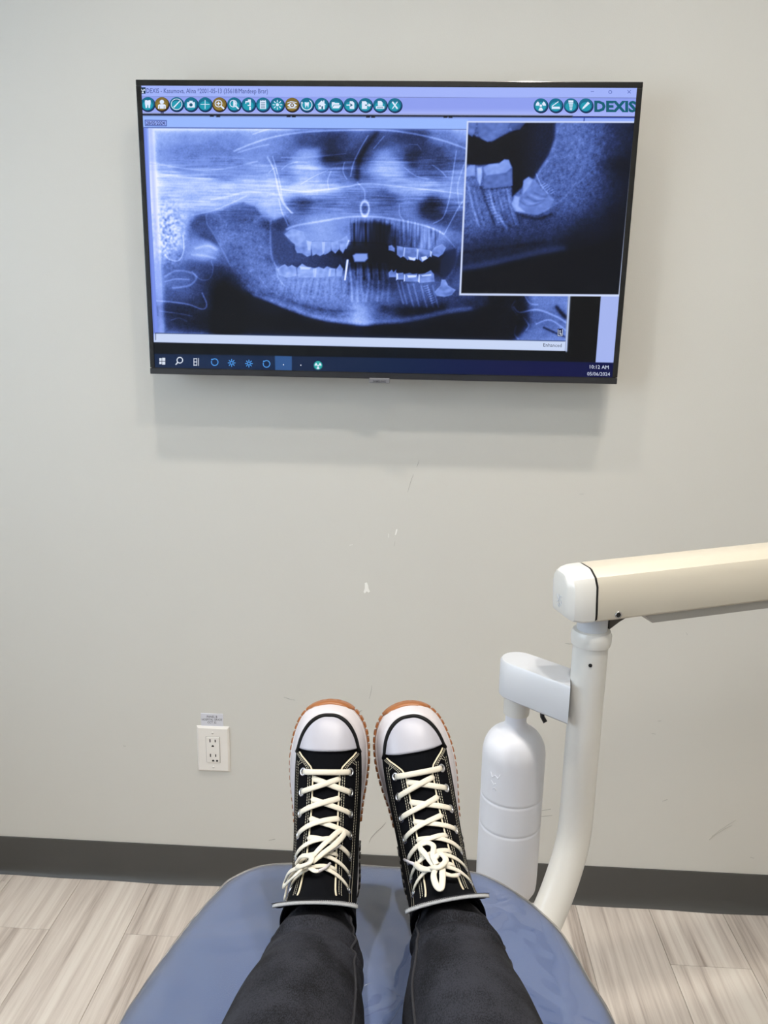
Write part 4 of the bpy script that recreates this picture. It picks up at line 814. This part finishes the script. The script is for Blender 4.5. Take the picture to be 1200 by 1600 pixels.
def sneaker(label, mirror, pose, bow):
    root = tag(empty('sneaker'), label, 'sneaker', 'worn pair of sneakers')
    F = Matrix.Diagonal((mirror, 1, 1, 1))
    def put_(name, v, f, m, sm=True, parent=None, kind=None, lab_=None):
        o = build(name, [F@Vector(p) for p in v], f, m, parent or root, sm)
        if kind: o['kind'] = kind
        if lab_: o['label'] = lab_
        return o
    N = 48
    # canvas upper with lining folded inside
    rings = [[surf(.02+9.4*i/60, 2*math.pi*k/N) for k in range(N)] for i in range(61)]
    def inner(s, g): dy, dz, by, bz, *_ = sect(s); c_ = Vector((0, (dy+by)/2, (dz+bz)/2)); return [c_+(surf(s, 2*math.pi*k/N)-c_)*g for k in range(N)]
    rings += [inner(9.44, .965), inner(9.3, .93), inner(8.6, .90), inner(8.0, .88)]
    put_('canvas_upper', *loft(rings), M_canvas)
    # tongue
    def tg(i, j, off):
        s = 3.55+7.35*i; w = min(.0215+.0165*max(0, (i-.45)/.55)**1.3, .93*cm(ST['W'], s)); 
        p = top(s, w*(2*j-1), off-.0012+.004*max(0, (i-.86)/.14)); k_ = max(0, (i-.72)/.28)**1.2*.8; c_ = top(s, 0, off-.0012+.004*max(0, (i-.86)/.14))
        return Vector((p.x*(1+.10*k_), p.y+(c_.y-p.y)*k_, p.z+(c_.z-p.z)*k_))
    tongue = put_('tongue', *shell(tg, 40, 20, -.001, .0022), M_canvas)
    ed = [tg(.995, j/24, .0016) for j in range(25)]; put_('tongue_trim', *tube(ed, .0031, 10, [tg(.995, j/24, .003)-tg(.995, j/24, 0) for j in range(25)], .55), M_trim, True, tongue)
    ts = MB()
    for j in range(1, 46):
        a_, b_ = tg(.985, j/46, .0040), tg(1.0, (j+.35)/46, .0040); t_ = (b_-a_).normalized()*.0012; n_ = (tg(.995, j/46, .004)-tg(.995, j/46, 0)).normalized(); w_ = t_.cross(n_).normalized()*.0004; c_ = (a_+b_)*.5-n_*.0005
        ts.add([c_-t_-w_, c_+t_-w_, c_+t_+w_, c_-t_+w_, c_-t_-w_+n_*.0007, c_+t_-w_+n_*.0007, c_+t_+w_+n_*.0007, c_-t_+w_+n_*.0007], [(4, 5, 6, 7), (0, 1, 5, 4), (1, 2, 6, 5), (2, 3, 7, 6), (3, 0, 4, 7)])
    put_('trim_stitching', ts.v, ts.f, M_ink, False, tongue, kind='stuff')
    # quarter panels each side of the lacing
    for sd in (1, -1):
        def qp(i, j, off):
            s = 2.92+6.6*i; a0 = phi_x(s, x_open(s)); a = a0+(-.45-a0)*j; a = a if sd > 0 else math.pi-a; return surf(s, a, off+.0008)
        qo = put_('quarter_panel', *shell(qp, 60, 16, 0, .0022), M_canvas)
        pth = [top(s, sd*x_open(s), .0022) for s in [2.96+6.54*i/50 for i in range(51)]]; put_('piping', *tube(pth, .0011, 8), M_pipe, True, qo)
    # stitching: small dashes of thread
    mbs = MB()
    def dash_line(fn, n0=0, step=.0034, ln=.0023):
        pts = [fn(t/120) for t in range(121)]; acc = 0; start = None; on = True; P_ = [pts[0][0]]; Nn = [pts[0][1]]
        d_ = 0; i = 1; cur = []
        tot = [0]
        for a, b in zip(pts, pts[1:]): tot.append(tot[-1]+(b[0]-a[0]).length)
        def smp(L_):
            for k in range(1, len(tot)):
                if tot[k] >= L_:
                    t = (L_-tot[k-1])/max(tot[k]-tot[k-1], 1e-9); return pts[k-1][0].lerp(pts[k][0], t), pts[k][1]
            return pts[-1]
        L_ = 0
        while L_+ln < tot[-1]:
            (p, n_), (q_, _) = smp(L_), smp(L_+ln); t_ = (q_-p).normalized(); b_ = t_.cross(n_).normalized()*.00042; h_ = n_*.0005
            mbs.add([p-b_, p+b_, q_+b_, q_-b_, p-b_*.7+h_, p+b_*.7+h_, q_+b_*.7+h_, q_-b_*.7+h_], [(4, 5, 6, 7), (0, 1, 5, 4), (1, 2, 6, 5), (2, 3, 7, 6), (3, 0, 4, 7)]); L_ += step
    for sd in (1, -1):
        for dx in (.0032, .0056): dash_line(lambda t: (lambda s: (top(s, sd*(x_open(s)+dx) if x_open(s)+dx < .97*cm(ST['W'], s) else sd*.97*cm(ST['W'], s), .0026), nrm_at(s, sd*min(x_open(s)+dx, .95*cm(ST['W'], s)))))(3.02+6.3*t))
        for a in (.62, .50): dash_line(lambda t: (lambda s: (surf(s, a if sd > 0 else math.pi-a, .0026), (surf(s, a if sd > 0 else math.pi-a, .003)-surf(s, a if sd > 0 else math.pi-a, 0)).normalized()))(3.35+6.0*t))
        for k in (0, .08):
            def br(t): s = 3.26+k+(.16)*t; a0 = phi_x(s, x_open(s)+.007); a = a0+(.55-a0)*t; a = a if sd > 0 else math.pi-a; return surf(s, a, .0026), (surf(s, a, .003)-surf(s, a, 0)).normalized()
            dash_line(br)
    put_('stitching', mbs.v, mbs.f, M_thread, False, kind='stuff')
    # toe cap, black stripe round it and the white foxing band below
    def s_front(t): t = abs(t); return .66+2.15*min(t, 1)**3.0+1.6*max(0, t-1)
    def tc_(i, j, off):
        t = 2*j-1; a = R(90)-R(64)*(1.12*t-.12*t*abs(t)*abs(t) if abs(t) < 1 else t); f0 = s_front(t); back = max(f0+.01, 2.80-.02*t*t); return surf(f0+(back-f0)*i, a, off)
    put_('toe_cap', *shell(tc_, 20, 40, .0, .0028), M_toe)
    def fx(i, j, off):
        t = 3.1*j-1.55; a = R(90)-R(64)*(1.12*t-.12*t*abs(t)*abs(t) if abs(t) < 1 else t); return surf(.02+(s_front(t)-.02)*i, a, off)
    put_('toe_foxing', *shell(fx, 14, 60, -.001, .0016), M_rubber)
    pth = [surf(s_front(t), R(90)-R(64)*(1.12*t-.12*t*abs(t)*abs(t) if abs(t) < 1 else t), .0022) for t in [-1.12+2.24*i/80 for i in range(81)]]
    put_('toe_stripe', *tube(pth, .0034, 10), M_stripe)
    # platform midsole
    rings = []
    for d, z in ((-.020, .010), (-.0115, .0125), (-.0085, .012), (-.0055, .008), (-.0025, .0), (0, -.010), (.0012, -.022), (.0018, -.032), (.000, -.0355), (-.012, -.036)):
        rg = []
        for p in sole_off(d):
            zz = z; arch = math.exp(-((p.y-.105)/.030)**2)
            if z < -.02: zz += .010*arch
            if z > -.012: zz += .010*max(0, (.06-p.y)/.06)
            rg.append(Vector((p.x, p.y, zz+spring(p.y)*(.1 if z > -.005 else .6 if z > -.015 else 1))))
        rings.append(rg)
    mid_ = put_('midsole', *loft(rings), M_rubber)
    # line moulded along the midsole
    lp = [Vector((p.x, p.y, -.013+.004*math.sin(p.y*40)+spring(p.y))) for p in sole_off(.0004)]; put_('midsole_groove', *tube(lp, .0007, 6, closed=True), mat('groove_grey', (205, 200, 200), .6), True, mid_)
    # toothed outsole: gum front, dark heel
    for nm, cond, mm in (('outsole', lambda p: p.y > .118, M_gum), ('heel_outsole', lambda p: p.y < .092, M_heel)):
        base = sole_off(0); n = len(base); acc = 0; pts = []
        dense = []
        for i in range(n):
            a, b = base[i], base[(i+1) % n]
            for k in range(4): dense.append(a.lerp(b, k/4))
        dn = inset(dense, -SS*1.0); tot = 0; prev = dense[0]; prof = []
        for p, q_ in zip(dense, dn):
            tot += (p-prev).length; prev = p; ph = (tot/.0098) % 1; t_ = .0046 if ph < .6 else .0020
            if cond(p): prof.append(p+(q_-p)*t_)
            else: prof.append(None)
        k0_ = next(i for i in range(len(prof)) if prof[i-1] is None and prof[i] is not None); seq = [prof[(k0_+i) % len(prof)] for i in range(len(prof))]; seq = [p for p in seq if p is not None]
        rings = [[Vector((p.x, p.y, z+spring(p.y))) for p in seq] for z in (-.030, -.0315, -.046, -.0475)]
        rings[0] = [Vector((p.x*.985, .2+(p.y-.2)*.99 if nm == 'outsole' else p.y, p.z)) for p in rings[0]]; rings[3] = [Vector((p.x*.97, p.y, p.z)) for p in rings[3]]
        auto_smooth(put_(nm, *loft(rings), mm), 30)
    # gum bumper wrapping up the toe
    tp = [p for p in sole_off(.0) if p.y > .2 and abs(p.x) < .033]; tp = sorted(tp, key=lambda p: p.x); n = len(tp)
    def bump_(i, j, off):
        k = i*(n-1); a = tp[int(k)]; b = tp[min(int(k)+1, n-1)]; p = a.lerp(b, k-int(k)); dr = Vector((p.x*.9, p.y-.21, 0)).normalized(); tpz = -.016-.016*abs(2*i-1)**6
        z = -.046+(tpz+.046)*j; r_ = .0046*(1-.55*max(0, (j-.7)/.3)**2); r_ = r_ if off else -.002
        return Vector((p.x, p.y, z+spring(p.y)))+dr*r_
    put_('toe_bumper', *shell(bump_, 30, 8, 0, 1), M_gum)
    # eyelets and laces
    EX = [.0285, .0288, .0290, .0292, .0295, .0298, .0302]
    for k in range(7):
        for sd in (1, -1):
            s = ROWS[k]; c_ = top(s, sd*EX[k], .0030); n_ = nrm_at(s, sd*EX[k]); t1 = n_.orthogonal().normalized(); t2 = n_.cross(t1)
            v, f = tube([c_+t1*(.0042*math.cos(a))+t2*(.0042*math.sin(a)) for a in [2*math.pi*i/20 for i in range(20)]], .0014, 8, closed=True)
            eo = put_('eyelet', v, f, M_eye)
            v, f = lathe([(.0030, 0), (.0030, .0003)], 14, n_, c_); put_('eyelet_hole', v, f, M_slot, False, eo)
    def lace(s0, x0, s1, x1, lift, d0=.0026, d1=.0014, w=.0036, bend=0.0):
        P_, Nn = [], []
        for i in range(15):
            t = i/14; s = s0+(s1-s0)*t+bend*math.sin(math.pi*t); x = x0+(x1-x0)*t; b_ = d0+(d1-d0)*t+lift*math.sin(math.pi*min(1, max(0, t)))**.6
            P_.append(top(s, x, b_)); Nn.append(nrm_at(s, x))
        return tube(P_, w, 10, Nn, .36)
    put_('lace', *lace(ROWS[0], -EX[0], ROWS[0], EX[0], .0042, .0030, .0030), M_lace)
    for k in range(1, 7):
        sp = row(k+.28+(.05 if k > 3 else 0))
        for sd in (1, -1):
            jit = random.uniform(-.03, .03)
            put_('lace', *lace(ROWS[k], sd*EX[k], sp+jit, -sd*.0178, .0046 if sd*bow['top'] > 0 else .0020, .0034, .0016, .0036+random.uniform(-.0002, .0002), random.uniform(-.03, .05)), M_lace)
    # bow: points are looked up on the lacing surface of this shoe
    cand = []
    for i in range(150):
        s = 3.6+7.3*i/149
        for j in range(-14, 15):
            x = .97*cm(ST['W'], s)*j/14; p = pose@(F@top(s, x, .004)); d_ = p-CAM; z_ = d_.dot(fw); cand.append((600+FPX*d_.dot(rt)/z_, 800-FPX*d_.dot(up)/z_, s, x))
    CU = np.array([(c_[0], c_[1]) for c_ in cand])
    def find(u, v, h):
        k_ = np.argsort((CU[:, 0]-u)**2+(CU[:, 1]-v)**2)[:4]; w_ = 1/(np.hypot(CU[k_, 0]-u, CU[k_, 1]-v)+.3); w_ /= w_.sum()
        s = sum(cand[i][2]*q_ for i, q_ in zip(k_, w_)); x = sum(cand[i][3]*q_ for i, q_ in zip(k_, w_)); return top(s, x, .004+h*.001), nrm_at(s, x)
    kb = MB()
    for (pts, w, fl) in bow['strands']:
        Q = [find(*p) for p in pts]; P_ = catmull([q_[0] for q_ in Q], 7); Nn = catmull([q_[1] for q_ in Q], 7)
        kb.add(*tube(P_, w*.001, 10, [n_.normalized() for n_ in Nn], fl))
    put_('lace_bow', kb.v, kb.f, M_lace)
    for pts in bow['tips']: put_('lace_tip', *tube([find(*p)[0] for p in pts], [.0019, .0017, .0013][:len(pts)], 10), M_rubber)
    root.matrix_world = pose
    return root

SHOE = .92
def shoe_pose(toe, splay, lean, twist=0.0):
    """toe: world point of the sole tip; splay: toes to +x (rad); lean towards the wall from upright; twist about the long axis"""
    Yd = Vector((math.sin(splay), math.sin(lean)*math.cos(splay), math.cos(lean)*math.cos(splay))).normalized()
    Zd = Vector((math.sin(twist), -math.cos(lean)*math.cos(twist), math.sin(lean))); Zd = (Zd-Yd*Zd.dot(Yd)).normalized(); Xd = Yd.cross(Zd)
    m = (Matrix((Xd, Yd, Zd)).transposed()*SHOE).to_4x4(); m.translation = toe-(Yd*.281+Zd*(-.02))*SHOE; return m
TOE_L = at(517, 1099, .985); TOE_R = at(633, 1102, .985)
POSE_L = shoe_pose(TOE_L, R(-1.5), R(20), R(3)); POSE_R = shoe_pose(TOE_R, R(-12), R(20), R(4))
bow_l = dict(top=1, strands=[
    ([(481, 1354, 3), (496, 1336, 6), (514, 1315, 6), (529, 1300, 4), (533, 1306, 6), (518, 1326, 8), (505, 1342, 8), (490, 1355, 6)], 3.4, .36),
    ([(478, 1358, 5), (461, 1367, 7), (447, 1379, 6), (452, 1388, 6), (467, 1379, 9), (478, 1366, 7)], 3.3, .4),
    ([(470, 1353, 6), (480, 1348, 10), (489, 1352, 11), (488, 1361, 11), (478, 1365, 10), (471, 1360, 7)], 3.4, .55),
    ([(488, 1354, 6), (499, 1345, 5), (511, 1336, 5)], 2.8, .45), ([(484, 1362, 6), (492, 1367, 5), (499, 1368, 5)], 3.0, .45), ([(472, 1361, 4), (455, 1374, 3), (442, 1387, 2), (433, 1400, 1)], 3.0, .4)],
    tips=[[(510, 1337, 5), (518, 1331, 5), (527, 1325, 5)], [(498, 1368, 5), (506, 1362, 5), (514, 1355, 5)]])
bow_r = dict(top=-1, strands=[
    ([(683, 1360, 4), (670, 1342, 7), (661, 1329, 7), (669, 1322, 5), (678, 1331, 8), (680, 1347, 9), (684, 1358, 6)], 3.3, .38),
    ([(685, 1362, 6), (682, 1378, 9), (684, 1393, 8), (690, 1397, 6), (694, 1386, 9), (691, 1367, 7)], 3.6, .5),
    ([(681, 1352, 7), (689, 1348, 11), (696, 1358, 11), (689, 1369, 11), (680, 1364, 8)], 3.6, .6),
    ([(681, 1366, 6), (666, 1363, 6), (653, 1353, 5)], 3.6, .45), ([(690, 1370, 6), (702, 1375, 5), (712, 1373, 4)], 3.2, .5)],
    tips=[[(654, 1354, 5), (646, 1348, 5), (638, 1343, 5)], [(711, 1373, 4), (716, 1371, 4)]])
shoe_l = sneaker('black canvas high-top platform sneaker on the left, its bow hanging to one side', -1, POSE_L, bow_l)
shoe_r = sneaker('black canvas high-top platform sneaker on the right, next to the water bottle', 1, POSE_R, bow_r)

# ------------------------------------------------------------------ person: legs in black jeans lying on the chair
def denim():
    m = mat('black_denim', (40, 41, 47), .85, spec=.2, sheen=0); N = m.node_tree.nodes; L = m.node_tree.links; b = N['Principled BSDF']
    tc = N.new('ShaderNodeTexCoord'); n = N.new('ShaderNodeTexNoise'); n.inputs['Scale'].default_value = 1100; n.inputs['Detail'].default_value = 2; mp = N.new('ShaderNodeMapping'); mp.inputs['Scale'].default_value = (1, .35, 1); L.new(tc.outputs['Object'], mp.inputs[0]); L.new(mp.outputs[0], n.inputs['Vector'])
    n3 = N.new('ShaderNodeTexNoise'); n3.inputs['Scale'].default_value = 22; n3.inputs['Detail'].default_value = 4; L.new(tc.outputs['Object'], n3.inputs['Vector'])
    av = N.new('ShaderNodeMath'); av.operation = 'MULTIPLY_ADD'; av.inputs[1].default_value = .55; L.new(n3.outputs['Fac'], av.inputs[0]); hf = N.new('ShaderNodeMath'); hf.operation = 'MULTIPLY'; hf.inputs[1].default_value = .5; L.new(n.outputs['Fac'], hf.inputs[0]); L.new(hf.outputs[0], av.inputs[2])
    cr = N.new('ShaderNodeValToRGB'); e = cr.color_ramp.elements; e[0].position = .42; e[0].color = lin((12, 12, 16)); e[1].position = .64; e[1].color = lin((46, 47, 54)); L.new(av.outputs[0], cr.inputs[0]); L.new(cr.outputs[0], b.inputs['Base Color'])
    bp = N.new('ShaderNodeBump'); bp.inputs['Strength'].default_value = .35; bp.inputs['Distance'].default_value = .0006; L.new(n.outputs['Fac'], bp.inputs['Height']); L.new(bp.outputs[0], b.inputs['Normal']); return m
M_denim = denim(); M_skin = mat('skin', (214, 170, 146), .5); M_seam = mat('denim_seam', (34, 34, 39), .85)
def leg_path(pose, calf, knee, hip):
    ank = pose@Vector((0, .055, .085)); col_ = pose@Vector((0, .050, .150)); abv = pose@Vector((0, .046, .188))
    return [ank, col_, abv, abv.lerp(calf, .5)+Vector((0, 0, -.002)), calf, calf.lerp(knee, .55)+Vector((0, 0, .004)), knee, knee.lerp(hip, .5), hip]
CALF_L, CALF_R = at(464, 1603, .66), at(733, 1603, .66)
KNEE_L, KNEE_R = Vector((-.005, -1.34, .825)), Vector((.165, -1.34, .827)); HIP_L, HIP_R = Vector((-.015, -1.68, .872)), Vector((.160, -1.68, .872))
LP_L, LP_R = leg_path(POSE_L, CALF_L, KNEE_L, HIP_L), leg_path(POSE_R, CALF_R, KNEE_R, HIP_R)
RADS = [.028, .0330, .0405, .0485, .0570, .0605, .060, .073, .083]
# the body itself: one continuous skinned figure from the waist down
me = bpy.data.meshes.new('person'); vs_ = [Vector((.0725, -1.74, .885))]; es = []; rd = [.10]
for Pq in (LP_L, LP_R):
    prev = 0
    for p, r_ in list(zip(Pq, RADS))[::-1][0:]:
        vs_.append(p); rd.append(r_*.78); es.append((prev, len(vs_)-1)); prev = len(vs_)-1
me.from_pydata([tuple(p) for p in vs_], es, [])
tmp = bpy.data.objects.new('tmp', me); COL.objects.link(tmp); tmp.modifiers.new('s', 'SKIN')
for i, r_ in enumerate(rd): me.skin_vertices[0].data[i].radius = (r_, r_)
me.skin_vertices[0].data[0].use_root = True
sbm = tmp.modifiers.new('d', 'SUBSURF'); sbm.levels = 2
bme = bpy.data.meshes.new_from_object(tmp.evaluated_get(bpy.context.evaluated_depsgraph_get())); bpy.data.objects.remove(tmp); bme.name = 'person'
bme.materials.clear(); bme.materials.append(M_skin); bme.polygons.foreach_set('use_smooth', [True]*len(bme.polygons))
person = tag(link('person', bme), 'person lying back in black jeans, only the lower legs in view', 'person')
jb = MB(); seams = []
for sd, Pq in ((-1, LP_L), (1, LP_R)):
    C_ = catmull(Pq[1:], 36); Rr = catmull([(r_, 0, 0) for r_ in RADS[1:]], 36); rings = []; sm_in = []; sm_out = []; n = len(C_); NS = 56
    tot = [0]
    for a, b in zip(C_, C_[1:]): tot.append(tot[-1]+(b-a).length)
    for i, p in enumerate(C_):
        t = (C_[min(i+1, n-1)]-C_[max(i-1, 0)]).normalized(); X_ = t.cross(Vector((0, 0, 1))).normalized(); Z_ = X_.cross(t).normalized(); X_ = X_ if X_.x > 0 else -X_
        ring = []; r0 = Rr[i].x; dA = tot[i]; bunch = math.exp(-((dA-.045)/.028)**2); far = min(1, max(0, (dA-.1)/.2))
        for k in range(NS):
            a = 2*math.pi*k/NS; q_ = p+X_*math.cos(a)*r0+Z_*math.sin(a)*r0
            fold = mnoise.noise(Vector((math.cos(a)*1.3+sd*7, math.sin(a)*1.3, dA*62+math.sin(a*2+sd)*.8)))*.0045*bunch
            fold += .0010*bunch*math.sin((dA-.02)*230+1.6*math.cos(a+.6*sd)+.8*math.sin(2*a))*(.55+.45*math.sin(a))
            fold += mnoise.noise(Vector((q_.x*16+sd*3, q_.y*6, q_.z*16)))*.0022*(.35+far*.65)
            for c0_, w_, h_, ph in ((.050, .0055, .0040, .4), (.062, .006, -.0024, .7), (.074, .008, .0030, 1.1), (.096, .012, .0012, 2.0)):
                fold += h_*math.exp(-((dA-c0_-.011*math.cos(a*1.0+ph*sd)+.006*math.sin(2*a+ph))/w_)**2)*(.6+.4*math.cos(a-1.2+ph))
            r_ = r0+fold
            zsq = 1.0 if math.sin(a) > -.2 else .93
            ring.append(p+X_*math.cos(a)*r_*1.02+Z_*math.sin(a)*r_*zsq)
        rings.append(ring); sm_in.append(ring[NS//2-5 if sd > 0 else 5]+(ring[NS//2-5 if sd > 0 else 5]-p).normalized()*.0006); sm_out.append(ring[(2 if sd > 0 else NS//2-2)])
    jb.add(*loft(rings)); seams += [sm_in, sm_out]
hipr = []
for i in range(11):
    th = math.pi*(i/10); yy = -1.60-.22*(1-math.cos(th))/2; sc_ = max(.35, math.sin(th)**.5)
    hipr.append([Vector((.0725+.175*sc_*math.cos(a), yy, .875+.085*sc_*math.sin(a))) for a in [2*math.pi*k/40 for k in range(40)]])
jb.add(*loft(hipr))
jeans = jb.build('jeans', M_denim, person); jeans['label'] = 'slim black denim jeans bunched at the ankles'
for s_ in seams: build('seam', *tube(s_, .0013, 8), M_seam, jeans)
